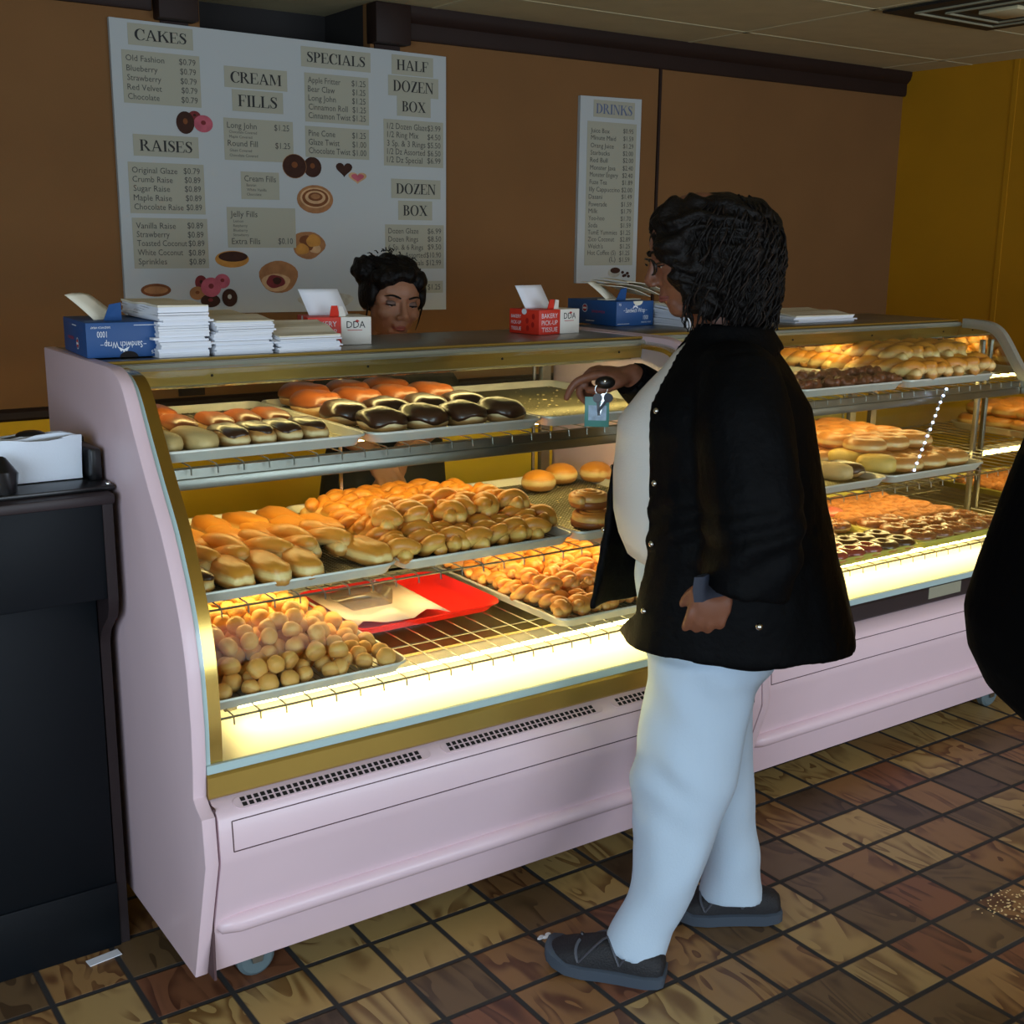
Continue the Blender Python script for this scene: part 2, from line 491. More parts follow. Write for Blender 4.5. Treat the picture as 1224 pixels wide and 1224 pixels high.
def struct(name, mb, mats, parent=None, smooth=35):
    o = mb.build(name, mats, parent, smooth)
    if parent is None: o['kind'] = 'structure'
    return o

def kids(o): return [c for c in bpy.data.objects if c.parent == o]
KIDS = {}
def dup(src, loc, rz=0.0, label=None, group=None, rot=None, scale=None):
    """copy a thing with copies of its parts and sub-parts (mesh data shared)"""
    r = src.copy(); COL.objects.link(r)
    r.location = loc; r.rotation_euler = rot if rot else (0, 0, rz)
    if scale: r.scale = scale
    if label: r['label'] = label
    if group: r['group'] = group
    if src.name not in KIDS:
        KIDS[src.name] = [(c, kids(c)) for c in kids(src)]
    for c, gs in KIDS[src.name]:
        d = c.copy(); COL.objects.link(d); d.parent = r
        for g in gs:
            e = g.copy(); COL.objects.link(e); e.parent = d
    return r

ORD = ['first','second','third','fourth','fifth','sixth','seventh','eighth','ninth','tenth','eleventh','twelfth','thirteenth','fourteenth','fifteenth']

# ------------------------------------------------------------------ lettering
_txt_cache = {}
def text_mesh(body, size):
    key = body
    if key not in _txt_cache:
        cu = bpy.data.curves.new('t', 'FONT'); cu.body = body; cu.size = 1.0; cu.resolution_u = 2
        o = bpy.data.objects.new('t', cu); COL.objects.link(o)
        dg = bpy.context.evaluated_depsgraph_get()
        me = bpy.data.meshes.new_from_object(o.evaluated_get(dg))
        vs = [v.co.copy() for v in me.vertices]; fs = [tuple(p.vertices) for p in me.polygons]
        bpy.data.objects.remove(o); bpy.data.curves.remove(cu); bpy.data.meshes.remove(me)
        w = max((v.x for v in vs), default=0)-min((v.x for v in vs), default=0)
        x0 = min((v.x for v in vs), default=0)
        _txt_cache[key] = ([Vector((v.x-x0, v.y, 0)) for v in vs], fs, w)
    return _txt_cache[key]

def put_text(mb, body, width, height, T, m=0, align='l'):
    """lettering in the local xy plane of T, cap height about `height`, squeezed to `width` when given"""
    vs, fs, w = text_mesh(body, 1)
    sy = height/0.70
    sx = (width/w) if width else sy
    off = {'l': 0, 'c': -w*sx/2, 'r': -w*sx}[align]
    mb.add([Vector((v.x*sx+off, v.y*sy, 0)) for v in vs], fs, m, T)
    return w*sx

def plane_T(o, ex, ey, ez):
    """matrix whose local x,y lie along ex,ey and z along ez"""
    t = Matrix((Vector(ex), Vector(ey), Vector(ez))).transposed().to_4x4()
    t.translation = Vector(o)
    return t

# bold serif capitals, cap height 1; each is a list of outlines and its advance
def _arc(cx, cy, rx, ry, a0, a1, n=14):
    return [(cx+rx*cos(radians(a0+(a1-a0)*i/n)), cy+ry*sin(radians(a0+(a1-a0)*i/n))) for i in range(n+1)]
def _band(cx, cy, ro, ri, a0, a1, n=18, dx=0.0):
    """crescent between an outer and an inner ellipse, as quads"""
    o = _arc(cx, cy, ro[0], ro[1], a0, a1, n); i = _arc(cx+dx, cy, ri[0], ri[1], a0, a1, n)
    return [[o[k], o[k+1], i[k+1], i[k]] for k in range(n)]
def _r(x0, y0, x1, y1): return [(x0,y0),(x1,y0),(x1,y1),(x0,y1)]
def _stem(x, T=0.17, s=0.07, top=True, bot=True):
    p = [_r(x, 0, x+T, 1)]
    if bot: p.append(_r(x-s, 0, x+T+s, 0.045))
    if top: p.append(_r(x-s, 0.955, x+T+s, 1))
    return p
def _stroke(pts, ws):
    q = []; n = len(pts); L = []; R_ = []
    for i in range(n):
        a = Vector(pts[max(0, i-1)]); b = Vector(pts[min(n-1, i+1)])
        t = (b-a).normalized(); nn = Vector((-t.y, t.x))
        L.append(Vector(pts[i])+nn*ws[i]/2); R_.append(Vector(pts[i])-nn*ws[i]/2)
    for i in range(n-1):
        q.append([tuple(R_[i]), tuple(R_[i+1]), tuple(L[i+1]), tuple(L[i])])
    return q
def serif_glyphs():
    g = {}
    g['A'] = ([[(0.40,1),(0.50,1),(0.86,0),(0.67,0)], [(0.40,1),(0.45,0.86),(0.16,0),(0.10,0)], _r(0.22,0.30,0.66,0.36), _r(0.0,0,0.28,0.045), _r(0.58,0,0.94,0.045)], 0.95)
    g['B'] = (_stem(0.08)+_band(0.32,0.76,(0.30,0.24),(0.13,0.19),-90,90)+_band(0.34,0.27,(0.34,0.27),(0.15,0.22),-90,90)+[_r(0.2,0.955,0.33,1),_r(0.2,0,0.35,0.045),_r(0.2,0.50,0.34,0.55)], 0.74)
    g['C'] = (_band(0.46,0.5,(0.44,0.53),(0.26,0.48),42,318,26,0.03)+[[(0.74,0.62),(0.79,0.62),(0.79,1.0),(0.75,1.0),(0.70,0.84)], [(0.74,0.14),(0.80,0.22),(0.83,0.20),(0.76,0.08)]], 0.84)
    g['D'] = (_stem(0.08)+_band(0.30,0.5,(0.50,0.5),(0.30,0.455),-90,90)+[_r(0.2,0.955,0.32,1),_r(0.2,0,0.32,0.045)], 0.86)
    g['E'] = (_stem(0.08)+[_r(0.2,0.955,0.66,1),_r(0.2,0,0.70,0.045),_r(0.2,0.48,0.50,0.53),[(0.60,0.955),(0.66,0.955),(0.68,0.72),(0.64,0.72)],[(0.62,0.045),(0.70,0.045),(0.74,0.28),(0.70,0.28)],_r(0.46,0.38,0.50,0.63)], 0.76)
    g['F'] = (_stem(0.08)+[_r(0.2,0.955,0.64,1),_r(0.2,0.48,0.48,0.53),[(0.58,0.955),(0.64,0.955),(0.66,0.72),(0.62,0.72)],_r(0.45,0.38,0.49,0.63)], 0.68)
    g['H'] = (_stem(0.08)+_stem(0.60)+[_r(0.2,0.48,0.65,0.54)], 0.88)
    g['I'] = (_stem(0.10), 0.38)
    g['K'] = (_stem(0.08)+[[(0.24,0.44),(0.24,0.54),(0.66,0.97),(0.72,0.97)],[(0.36,0.62),(0.48,0.70),(0.90,0.02),(0.68,0.02)],_r(0.55,0.955,0.84,1),_r(0.60,0,0.95,0.045)], 0.92)
    g['L'] = (_stem(0.08)+[_r(0.2,0,0.68,0.045),[(0.58,0.045),(0.68,0.045),(0.72,0.32),(0.68,0.32)]], 0.74)
    g['M'] = (_stem(0.84)+[_r(0.10,0,0.16,1),_r(0.02,0,0.26,0.045),_r(0.02,0.955,0.20,1),[(0.10,1),(0.28,1),(0.58,0.20),(0.50,0.0)],[(0.50,0.0),(0.56,0.14),(0.88,1),(0.84,1)]], 1.12)
    g['N'] = ([_r(0.10,0,0.16,1),_r(0.02,0,0.26,0.045),_r(0.02,0.955,0.22,1),[(0.10,1),(0.28,1),(0.78,0.12),(0.78,-0.02),(0.70,-0.02)],_r(0.72,0,0.78,1),_r(0.62,0.955,0.88,1)], 0.92)
    g['O'] = (_band(0.46,0.5,(0.44,0.53),(0.26,0.485),0,360,32), 0.94)
    g['P'] = (_stem(0.08)+_band(0.32,0.73,(0.34,0.27),(0.16,0.225),-90,90)+[_r(0.2,0.955,0.33,1),_r(0.2,0.46,0.33,0.505)], 0.70)
    g['R'] = (_stem(0.08)+_band(0.32,0.75,(0.32,0.25),(0.14,0.205),-90,90)+[_r(0.2,0.955,0.33,1),_r(0.2,0.50,0.36,0.545),[(0.30,0.53),(0.46,0.53),(0.84,0.02),(0.64,0.02)],_r(0.60,0,0.90,0.045)], 0.88)
    g['S'] = (_stroke([(0.54,0.80),(0.46,0.95),(0.30,0.985),(0.15,0.90),(0.13,0.74),(0.26,0.60),(0.42,0.47),(0.52,0.32),(0.48,0.12),(0.32,0.02),(0.16,0.05),(0.06,0.24)],[0.05,0.06,0.06,0.11,0.15,0.19,0.20,0.17,0.12,0.06,0.06,0.05])+[_r(0.52,0.70,0.56,1.0),_r(0.04,0.0,0.08,0.32)], 0.64)
    g['X'] = ([[(0.08,0.98),(0.28,0.98),(0.84,0.02),(0.64,0.02)],[(0.70,0.98),(0.76,0.98),(0.20,0.02),(0.14,0.02)],_r(0.02,0.955,0.36,1),_r(0.58,0.955,0.86,1),_r(0.02,0,0.32,0.045),_r(0.56,0,0.92,0.045)], 0.92)
    g['Z'] = ([[(0.48,0.96),(0.68,0.96),(0.26,0.04),(0.06,0.04)],_r(0.10,0.955,0.68,1),_r(0.06,0,0.70,0.045),[(0.10,1),(0.14,1),(0.12,0.70),(0.08,0.70)],[(0.62,0),(0.70,0),(0.74,0.32),(0.70,0.32)]], 0.76)
    return g
SERIF = serif_glyphs()
def put_serif(mb, word, width, height, T, m=0):
    tot = sum(SERIF[c][1] for c in word)
    sx = width/tot; x = 0
    for c in word:
        for poly in SERIF[c][0]:
            mb.add([Vector(((x+p[0])*sx, p[1]*height, 0)) for p in poly], [tuple(range(len(poly)))], m, T)
        x += SERIF[c][1]
MENU_HEADS = [('CAKES', -0.919, -0.751, 2.099, 0.0322), ('RAISES', -0.921, -0.748, 1.768, 0.0342), ('CREAM', -0.611, -0.43, 1.997, 0.034), ('FILLS', -0.587, -0.447, 1.924, 0.0361), ('SPECIALS', -0.337, -0.114, 2.083, 0.0331), ('HALF', 0.01, 0.14, 2.086, 0.0345), ('DOZEN', -0.005, 0.162, 2.014, 0.0368), ('BOX', 0.03, 0.129, 1.947, 0.035), ('DOZEN', 0.003, 0.17, 1.662, 0.036), ('BOX', 0.031, 0.134, 1.586, 0.0362)]
MENU_BLOCKS = {'cakes': [('Old Fashion', -0.95, -0.828, 2.036, 0.0178), ('Blueberry', -0.949, -0.851, 2.006, 0.0179), ('Strawberry', -0.948, -0.841, 1.978, 0.0179), ('Red Velvet', -0.949, -0.84, 1.95, 0.018), ('Chocolate', -0.949, -0.849, 1.922, 0.018), ('$0.79', -0.78, -0.726, 2.037, 0.0183), ('$0.79', -0.778, -0.726, 2.008, 0.0183), ('$0.79', -0.778, -0.725, 1.979, 0.0183), ('$0.79', -0.776, -0.724, 1.951, 0.0184), ('$0.79', -0.778, -0.724, 1.922, 0.0185)], 'raises': [('Original Glaze', -0.95, -0.803, 1.7, 0.0185), ('Crumb Raise', -0.95, -0.82, 1.672, 0.0186), ('Sugar Raise', -0.948, -0.83, 1.644, 0.0186), ('Maple Raise', -0.949, -0.825, 1.615, 0.0187), ('Chocolate Raise', -0.949, -0.788, 1.587, 0.0188), ('$0.79', -0.782, -0.728, 1.702, 0.0189), ('$0.89', -0.78, -0.727, 1.674, 0.0189), ('$0.89', -0.781, -0.727, 1.646, 0.019), ('$0.89', -0.779, -0.726, 1.617, 0.0191), ('$0.89', -0.778, -0.726, 1.588, 0.0191)], 'raises_more': [('Vanilla Raise', -0.947, -0.817, 1.528, 0.0189), ('Strawberry', -0.946, -0.839, 1.501, 0.0189), ('Toasted Coconut', -0.946, -0.782, 1.473, 0.019), ('White Coconut', -0.946, -0.797, 1.444, 0.019), ('Sprinkles', -0.945, -0.852, 1.415, 0.019), ('$0.89', -0.778, -0.725, 1.53, 0.0193), ('$0.89', -0.778, -0.725, 1.501, 0.0193), ('$0.89', -0.777, -0.723, 1.473, 0.0193), ('$0.89', -0.778, -0.722, 1.443, 0.0194), ('$0.89', -0.777, -0.722, 1.414, 0.0195)], 'cream': [('Long John', -0.628, -0.525, 1.854, 0.0191), ('$1.25', -0.462, -0.408, 1.854, 0.0194), ('Chocolate Covered', -0.622, -0.525, 1.838, 0.0086), ('Maple Covered', -0.622, -0.542, 1.823, 0.0086), ('Round Fill', -0.628, -0.523, 1.797, 0.0191), ('$1.25', -0.46, -0.406, 1.796, 0.0196), ('Glaze Covered', -0.622, -0.545, 1.78, 0.0086), ('Chocolate Covered', -0.623, -0.524, 1.764, 0.0086)], 'cream_kinds': [('Cream Fills', -0.575, -0.462, 1.686, 0.0196), ('Bavarian', -0.568, -0.534, 1.67, 0.0088), ('White Vanilla', -0.567, -0.497, 1.655, 0.0088), ('Chocolate', -0.568, -0.516, 1.64, 0.0088)], 'jelly': [('Jelly Fills', -0.629, -0.533, 1.57, 0.0196), ('Lemon', -0.619, -0.584, 1.552, 0.0088), ('Raspberry', -0.62, -0.57, 1.537, 0.0088), ('Blueberry', -0.62, -0.57, 1.522, 0.0089), ('Strawberry', -0.621, -0.566, 1.507, 0.0088), ('Extra Fills', -0.627, -0.526, 1.481, 0.0198), ('$0.10', -0.46, -0.406, 1.482, 0.0202)], 'specials': [('Apple Fritter', -0.334, -0.212, 2.017, 0.0196), ('Bear Claw', -0.335, -0.234, 1.988, 0.0196), ('Long John', -0.334, -0.231, 1.959, 0.0196), ('Cinnamon Roll', -0.334, -0.186, 1.93, 0.0197), ('Cinnamon Twist', -0.335, -0.175, 1.902, 0.0198), ('$1.25', -0.169, -0.115, 2.017, 0.0198), ('$1.25', -0.167, -0.116, 1.988, 0.0199), ('$1.25', -0.168, -0.116, 1.959, 0.02), ('$1.25', -0.167, -0.115, 1.93, 0.02), ('$1.25', -0.168, -0.116, 1.902, 0.0201)], 'specials_more': [('Pine Cone', -0.336, -0.236, 1.844, 0.0199), ('Glaze Twist', -0.337, -0.22, 1.815, 0.0199), ('Chocolate Twist', -0.337, -0.179, 1.787, 0.02), ('$1.25', -0.17, -0.117, 1.844, 0.0202), ('$1.00', -0.17, -0.116, 1.814, 0.0202), ('$1.00', -0.17, -0.116, 1.786, 0.0204)], 'half_dozen': [('1/2 Dozen Glaze', -0.031, 0.133, 1.885, 0.0207), ('1/2 Ring Mix', -0.031, 0.097, 1.856, 0.0206), ('3 Sp. & 3 Rings', -0.032, 0.126, 1.826, 0.0208), ('1/2 Dz Assorted', -0.032, 0.124, 1.798, 0.0208), ('1/2 Dz Special', -0.033, 0.113, 1.77, 0.0209), ('$3.99', 0.135, 0.19, 1.885, 0.0199), ('$4.50', 0.135, 0.19, 1.855, 0.0199), ('$5.50', 0.135, 0.19, 1.826, 0.02), ('$6.50', 0.135, 0.19, 1.798, 0.02), ('$6.99', 0.134, 0.19, 1.772, 0.0201)], 'dozen': [('Dozen Glaze', -0.031, 0.095, 1.522, 0.0193), ('Dozen Rings', -0.031, 0.093, 1.493, 0.0193), ('6 Sp. & 6 Rings', -0.032, 0.114, 1.464, 0.0193), ('Dozen Assorted', -0.032, 0.124, 1.436, 0.0195), ('Dozen Specials', -0.032, 0.116, 1.408, 0.0195), ('$6.99', 0.134, 0.192, 1.522, 0.0195), ('$8.50', 0.134, 0.192, 1.494, 0.0196), ('$9.50', 0.134, 0.192, 1.465, 0.0197), ('$10.90', 0.128, 0.191, 1.436, 0.0197), ('$12.99', 0.127, 0.191, 1.408, 0.0198)], 'single': [('$1.25', 0.133, 0.188, 1.319, 0.02)]}
DRINK_HEAD = ('DRINKS', 0.911, 1.099, 1.996, 0.0372)
DRINK_LINES = [('Juice Box', 0.887, 0.983, 1.922, 0.0178), ('$0.95', 1.053, 1.107, 1.927, 0.0181), ('Minute Maid', 0.889, 1.016, 1.895, 0.0178), ('$1.59', 1.055, 1.108, 1.898, 0.0181), ('Orang Juice', 0.888, 1.006, 1.865, 0.0179), ('$1.29', 1.055, 1.109, 1.869, 0.0181), ('Starbucks', 0.888, 0.986, 1.837, 0.0179), ('$2.00', 1.055, 1.108, 1.84, 0.0182), ('Red Bull', 0.887, 0.976, 1.809, 0.018), ('$2.00', 1.056, 1.11, 1.813, 0.0183), ('Monster Java', 0.888, 1.018, 1.78, 0.018), ('$2.40', 1.056, 1.11, 1.783, 0.0182), ('Monster Engery', 0.887, 1.032, 1.753, 0.0181), ('$2.40', 1.055, 1.11, 1.754, 0.0184), ('Fuze Tea', 0.887, 0.976, 1.724, 0.0181), ('$1.89', 1.055, 1.11, 1.726, 0.0184), ('Illy Cappuccino', 0.886, 1.044, 1.696, 0.0182), ('$2.00', 1.053, 1.11, 1.697, 0.0184), ('Dasani', 0.884, 0.953, 1.667, 0.0182), ('$1.49', 1.054, 1.109, 1.67, 0.0185), ('Powerade', 0.885, 0.978, 1.638, 0.0183), ('$1.59', 1.053, 1.108, 1.64, 0.0186), ('Milk', 0.885, 0.931, 1.611, 0.0183), ('$1.79', 1.053, 1.108, 1.612, 0.0186), ('Yoo-hoo', 0.885, 0.968, 1.583, 0.0183), ('$1.70', 1.053, 1.108, 1.583, 0.0187), ('Soda', 0.885, 0.932, 1.555, 0.0183), ('$1.59', 1.053, 1.108, 1.556, 0.0187), ('TumE Yummies', 0.884, 1.036, 1.527, 0.0185), ('$1.25', 1.053, 1.107, 1.527, 0.0187), ('Zico Coconut', 0.885, 1.022, 1.5, 0.0185), ('$2.89', 1.053, 1.108, 1.5, 0.0188), ("Welch's", 0.886, 0.963, 1.472, 0.0185), ('$1.25', 1.053, 1.108, 1.472, 0.0188), ('Hot Coffee (S)', 0.885, 1.031, 1.446, 0.0186), ('$1.25', 1.052, 1.106, 1.445, 0.0189), ('(L)', 0.998, 1.032, 1.42, 0.0187), ('$1.59', 1.051, 1.107, 1.418, 0.019)]
PICS = {'rings_mixed': [(-0.7366, 1.8846, 0.02, 0.015), (-0.7687, 1.8613, 0.03, 0.035), (-0.7086, 1.8611, 0.032, 0.027)], 'choc_rings': [(-0.3247, 1.741, 0.034, 0.034), (-0.392, 1.7413, 0.043, 0.039)], 'heart': [(-0.1515, 1.7131, 0.036, 0.022), (-0.2039, 1.7396, 0.032, 0.027)], 'roll': [(-0.3174, 1.6338, 0.069, 0.048)], 'fritter': [(-0.3469, 1.479, 0.062, 0.047)], 'eclair': [(-0.6284, 1.4312, 0.06, 0.028)], 'jelly': [(-0.4621, 1.3721, 0.072, 0.055)], 'cluster': [(-0.7399, 1.355, 0.021, 0.024), (-0.6665, 1.3591, 0.027, 0.024), (-0.755, 1.3208, 0.027, 0.022), (-0.7115, 1.2953, 0.034, 0.022), (-0.6445, 1.304, 0.027, 0.03), (-0.7083, 1.3398, 0.035, 0.032)], 'bun': [(-0.8931, 1.3328, 0.05, 0.021)], 'croissant': [(-0.285, 1.2867, 0.107, 0.031)]}
CUP = [(1.027, 1.3774), (1.0587, 1.3772), (1.0898, 1.3709), (1.1075, 1.3577)]
# ------------------------------------------------------------------ the room
CZ = 2.30
def room():
    struct('floor', MB().box(-4.6, 2.8, -5.2, 2.0, -0.05, 0.0), M['floor'])
    struct('ceiling', MB().box(-4.6, 2.86, -5.2, 2.45, CZ, CZ+0.04), M['ceiling'])
    # T-bar grid, its strips a little below the boards
    g = MB()
    xs = [1.37+1.22*k for k in range(-5, 2)]; ys = [1.02+0.62*k for k in range(-10, 2)]
    for x in xs: g.box(x-0.011, x+0.011, -5.2, 2.0, CZ-0.0015, CZ+0.002)
    for y in ys: g.box(-4.6, 2.8, y-0.011, y+0.011, CZ-0.0015, CZ+0.002)
    struct('trim_1', g, M['grid'])
    # back wall: brown above the rail, yellow below, a dark opening behind the menu board
    b = MB()
    ox0, ox1 = -0.70, -0.085
    b.box(-4.6, ox0, 2.0, 2.05, 0.955, CZ)
    b.box(ox1, 2.8, 2.0, 2.05, 0.955, CZ)
    b.box(ox0, ox1, 2.0, 2.05, 0.955, 1.6)
    b.box(-4.6, 2.8, 2.0, 2.05, 0, 0.955, 1)
    b.box(ox0, ox1, 2.35, 2.40, 1.6, CZ, 2)
    b.box(ox0, ox1, 2.05, 2.40, 1.56, 1.6, 2)
    b.box(ox0-0.04, ox0, 2.05, 2.40, 1.56, CZ, 2)
    b.box(ox1, ox1+0.04, 2.05, 2.40, 1.56, CZ, 2)
    struct('wall_back', b, [M['wall_brown'], M['wall_yellow_lit'], M['opening']])
    w = MB().box(2.8, 2.86, -5.2, 2.06, 0, CZ)
    for y in (1.40, 0.18): w.box(2.796, 2.80, y-0.012, y+0.012, 0, CZ)
    struct('wall_right', w, M['wall_yellow'])
    # shop windows behind and left of the viewer: low sill, head and mullions round clear panes
    for nm, wn, ax in (('wall_front', 'window_1', 0), ('wall_left', 'window_2', 1)):
        def B(mb, a0, a1, z0, z1, d0, d1):
            return mb.box(a0, a1, -5.2-d1, -5.2-d0, z0, z1) if ax == 0 else mb.box(-4.6-d1, -4.6-d0, a0, a1, z0, z1)
        lo, hi = (-4.66, 2.86) if ax == 0 else (-5.26, 2.06)
        w0, w1 = (-4.4, 2.6) if ax == 0 else (-4.9, -1.2)
        w = MB(); B(w, lo, hi, 0, 0.35, 0, 0.06); B(w, lo, hi, 2.2, CZ, 0, 0.06); B(w, lo, w0, 0.35, 2.2, 0, 0.06); B(w, w1, hi, 0.35, 2.2, 0, 0.06)
        struct(nm, w, M['wall_brown'])
        f = MB(); n = 5 if ax == 0 else 3
        for i in range(n+1):
            c = w0+(w1-w0)*i/n; B(f, c-0.025, c+0.025, 0.35, 2.2, 0.005, 0.055)
        B(f, w0, w1, 0.35, 0.40, 0.005, 0.055); B(f, w0, w1, 2.15, 2.2, 0.005, 0.055)
        wo = struct(wn, f, M['trim'])
        B(MB(), w0, w1, 0.38, 2.17, 0.028, 0.034).build('window_pane', M['glass'], wo)
    # crown moulding with a stepped section
    cr = MB()
    prof = [(2.0, 2.19), (1.985, 2.19), (1.98, 2.20), (1.98, 2.245), (1.962, 2.262), (1.955, 2.285), (1.955, 2.30), (2.0, 2.30)]
    cr.prism(prof, 'x', 0.045, 2.80)
    cr.prism(prof, 'x', -4.6, -0.86)
    struct('trim_2', cr, M['trim'])
    po = MB()
    for a, b_ in ((-0.090, 0.050), (-0.85, -0.72)):
        po.box(a+0.02, b_-0.02, 1.9935, 2.02, 0.98, 2.17)
        po.rbox(a, b_, 1.945, 2.02, 2.165, 2.299, 0.006)
    struct('trim_3', po, M['trim'])
    rl = MB()
    rl.prism([(2.0, 0.938), (1.982, 0.938), (1.976, 0.946), (1.976, 0.966), (1.984, 0.975), (2.0, 0.975)], 'x', -4.6, 2.8)
    struct('trim_4', rl, M['trim'])
    bt = MB().box(1.247, 1.259, 1.992, 2.0, 0.975, 2.19)
    struct('trim_5', bt, M['trim'])
    bs = MB().box(-4.6, 2.8, 1.985, 2.0, 0, 0.09)
    bs.box(2.785, 2.8, -5.2, 1.985, 0, 0.09)
    struct('baseboard_back', bs, M['trim'])
    # four-way ceiling diffuser
    v = thing('ceiling_vent', 'square black ceiling air vent with nested white louvre edges', 'vent', (1.69, 0.70, CZ))
    MB().box(-0.30, 0.30, -0.30, 0.30, -0.012, -0.004).build('vent_plate', M['vent_dark'], v)
    f = MB()
    for r, z in ((0.222, -0.018), (0.150, -0.020)):
        for sx, sy in ((1, 0), (-1, 0), (0, 1), (0, -1)):
            if sx: f.box(sx*r-0.004, sx*r+0.004, -r, r, z, z+0.006)
            else: f.box(-r, r, sy*r-0.004, sy*r+0.004, z, z+0.006)
    f.build('louvre', M['vent_line'], v)
    MB().rbox(-0.075, 0.075, -0.075, 0.075, -0.024, -0.010, 0.003).build('centre_plate', M['grid'], v)

room()

# ------------------------------------------------------------------ menu boards
def menu_board():
    t = thing('menu_board', 'large white doughnut menu board on the brown wall with price columns and doughnut pictures', 'menu board', (-0.39, 1.99, 1.25))
    o = Vector((-0.39, 1.99, 1.25))
    q = [(-0.994, 1.2565), (0.2140, 1.2440), (0.2150, 2.1465), (-0.9945, 2.1578)]
    MB().prism([(x-o.x, z-o.z) for x, z in q], 'y', -0.006, 0.010).build('board', M['board'], t)
    yb = -0.0068; yt = -0.0076
    def T(x, z, y): return plane_T((x-o.x, y, z-o.z), (1, 0, 0), (0, 0, 1), (0, -1, 0))
    for name, x0, x1, z, h in MENU_HEADS:
        hb = MB().box(-0.02, (x1-x0)+0.02, -0.016, h+0.016, -0.0003, 0.0003, 1, T(x0, z, yb))
        put_serif(hb, name, x1-x0, h, T(x0, z, yt), 0)
        hb.build('heading', [M['ink'], M['strip']], t, smooth=0)
    for key, lines in MENU_BLOCKS.items():
        x0 = min(l[1] for l in lines)-0.012; x1 = max(l[2] for l in lines)+0.012
        z0 = min(l[3] for l in lines)-0.012; z1 = max(l[3]+l[4] for l in lines)+0.012
        mb = MB().box(0, x1-x0, 0, z1-z0, -0.0003, 0.0003, 1, T(x0, z0, yb))
        for body, a, b, z, h in lines:
            put_text(mb, body, b-a, h, T(a, z, yt), 0)
        mb.build('price_list', [M['inkgrey'], M['strip']], t, smooth=0)
    # printed pictures of doughnuts: flat discs and shapes, each picture one print
    def disc(mb, c, m, y, k=1.0, n=22, wob=0.0, sd=0):
        pts = []
        for i in range(n):
            a = 2*pi*i/n
            w = 1+wob*sin(3*a+sd)+wob*0.6*sin(5*a+2*sd)
            pts.append((c[0]+c[2]*k*w*cos(a)-o.x, c[1]+c[3]*k*w*sin(a)-o.z))
        mb.prism(pts, 'y', y, y+0.0006, m)
    mats = [M['p_choc'], M['p_pink'], M['p_tan'], M['p_gold'], M['p_swirl'], M['p_red'], M['p_pale'], M['p_cream'], M['board']]
    def pic(fn):
        mb = MB(); fn(mb); mb.build('doughnut_picture', mats, t, smooth=0)
    P = PICS
    def ring(mb, c, m, y, hole=6):
        disc(mb, c, m, y); disc(mb, (c[0], c[1]+c[3]*0.12, c[2], c[3]), hole, y-0.0006, 0.26)
    def f1(mb):
        c = P['rings_mixed']; ring(mb, c[0], 5, -0.0068, 0); ring(mb, c[1], 0, -0.0076, 4); ring(mb, c[2], 1, -0.0076, 5)
    def f2(mb):
        c = P['choc_rings']; ring(mb, c[0], 0, -0.0068, 4); disc(mb, c[1], 2, -0.0072, 1.04); ring(mb, c[1], 0, -0.0080, 4)
    def heart(mb, c, m, y):
        pts = []
        for i in range(24):
            a = 2*pi*i/24
            x = 16*sin(a)**3/16; z = (13*cos(a)-5*cos(2*a)-2*cos(3*a)-cos(4*a))/16
            pts.append((c[0]+c[2]*x-o.x, c[1]+c[3]*z-o.z))
        mb.prism(pts, 'y', y, y+0.0006, m)
    def f3(mb):
        c = P['heart']; heart(mb, c[1], 0, -0.0076); heart(mb, c[0], 6, -0.0070); heart(mb, (c[0][0], c[0][1], c[0][2]*0.7, c[0][3]*0.7), 1, -0.0078)
    def f4(mb):
        c = P['roll'][0]; disc(mb, c, 2, -0.0068); disc(mb, (c[0], c[1]+c[3]*.1, c[2]*.82, c[3]*.72), 6, -0.0074); disc(mb, (c[0], c[1]+c[3]*.1, c[2]*.72, c[3]*.62), 4, -0.0080)
        disc(mb, (c[0], c[1]+c[3]*.14, c[2]*.56, c[3]*.46), 6, -0.0086); disc(mb, (c[0], c[1]+c[3]*.18, c[2]*.4, c[3]*.3), 4, -0.0092); disc(mb, (c[0], c[1]+c[3]*.2, c[2]*.25, c[3]*.18), 2, -0.0098)
    def f5(mb):
        c = P['fritter'][0]; disc(mb, c, 2, -0.0068, wob=0.05, sd=1)
        for dx, dz, r, m in ((-.4,-.3,.4,3), (.3,.3,.45,3), (.4,-.25,.35,6), (-.2,.35,.35,4), (0,-.1,.3,4)):
            disc(mb, (c[0]+dx*c[2], c[1]+dz*c[3], c[2]*r, c[3]*r), m, -0.0076-0.0003*abs(dx+2*dz), wob=0.06, sd=dx*9)
    def f6(mb):
        c = P['eclair'][0]; disc(mb, c, 3, -0.0068); disc(mb, (c[0]+c[2]*.06, c[1]+c[3]*.3, c[2]*.86, c[3]*.6), 0, -0.0076)
    def f7(mb):
        c = P['jelly'][0]; disc(mb, c, 2, -0.0068, wob=0.03); disc(mb, (c[0]-c[2]*.15, c[1]-c[3]*.35, c[2]*.72, c[3]*.55), 6, -0.0074, wob=0.05); disc(mb, (c[0]-c[2]*.18, c[1]-c[3]*.3, c[2]*.48, c[3]*.4), 5, -0.0080, wob=0.06, sd=2)
        disc(mb, (c[0]-c[2]*.1, c[1]-c[3]*.25, c[2]*.22, c[3]*.22), 0, -0.0086, wob=0.05)
    def f8(mb):
        c = P['cluster']
        for i, (cc, m, h) in enumerate(zip(c, (5, 1, 2, 0, 0, 1), (0, 5, 4, 5, 7, 5))):
            ring(mb, cc, m, -0.0066-0.0012*i, h)
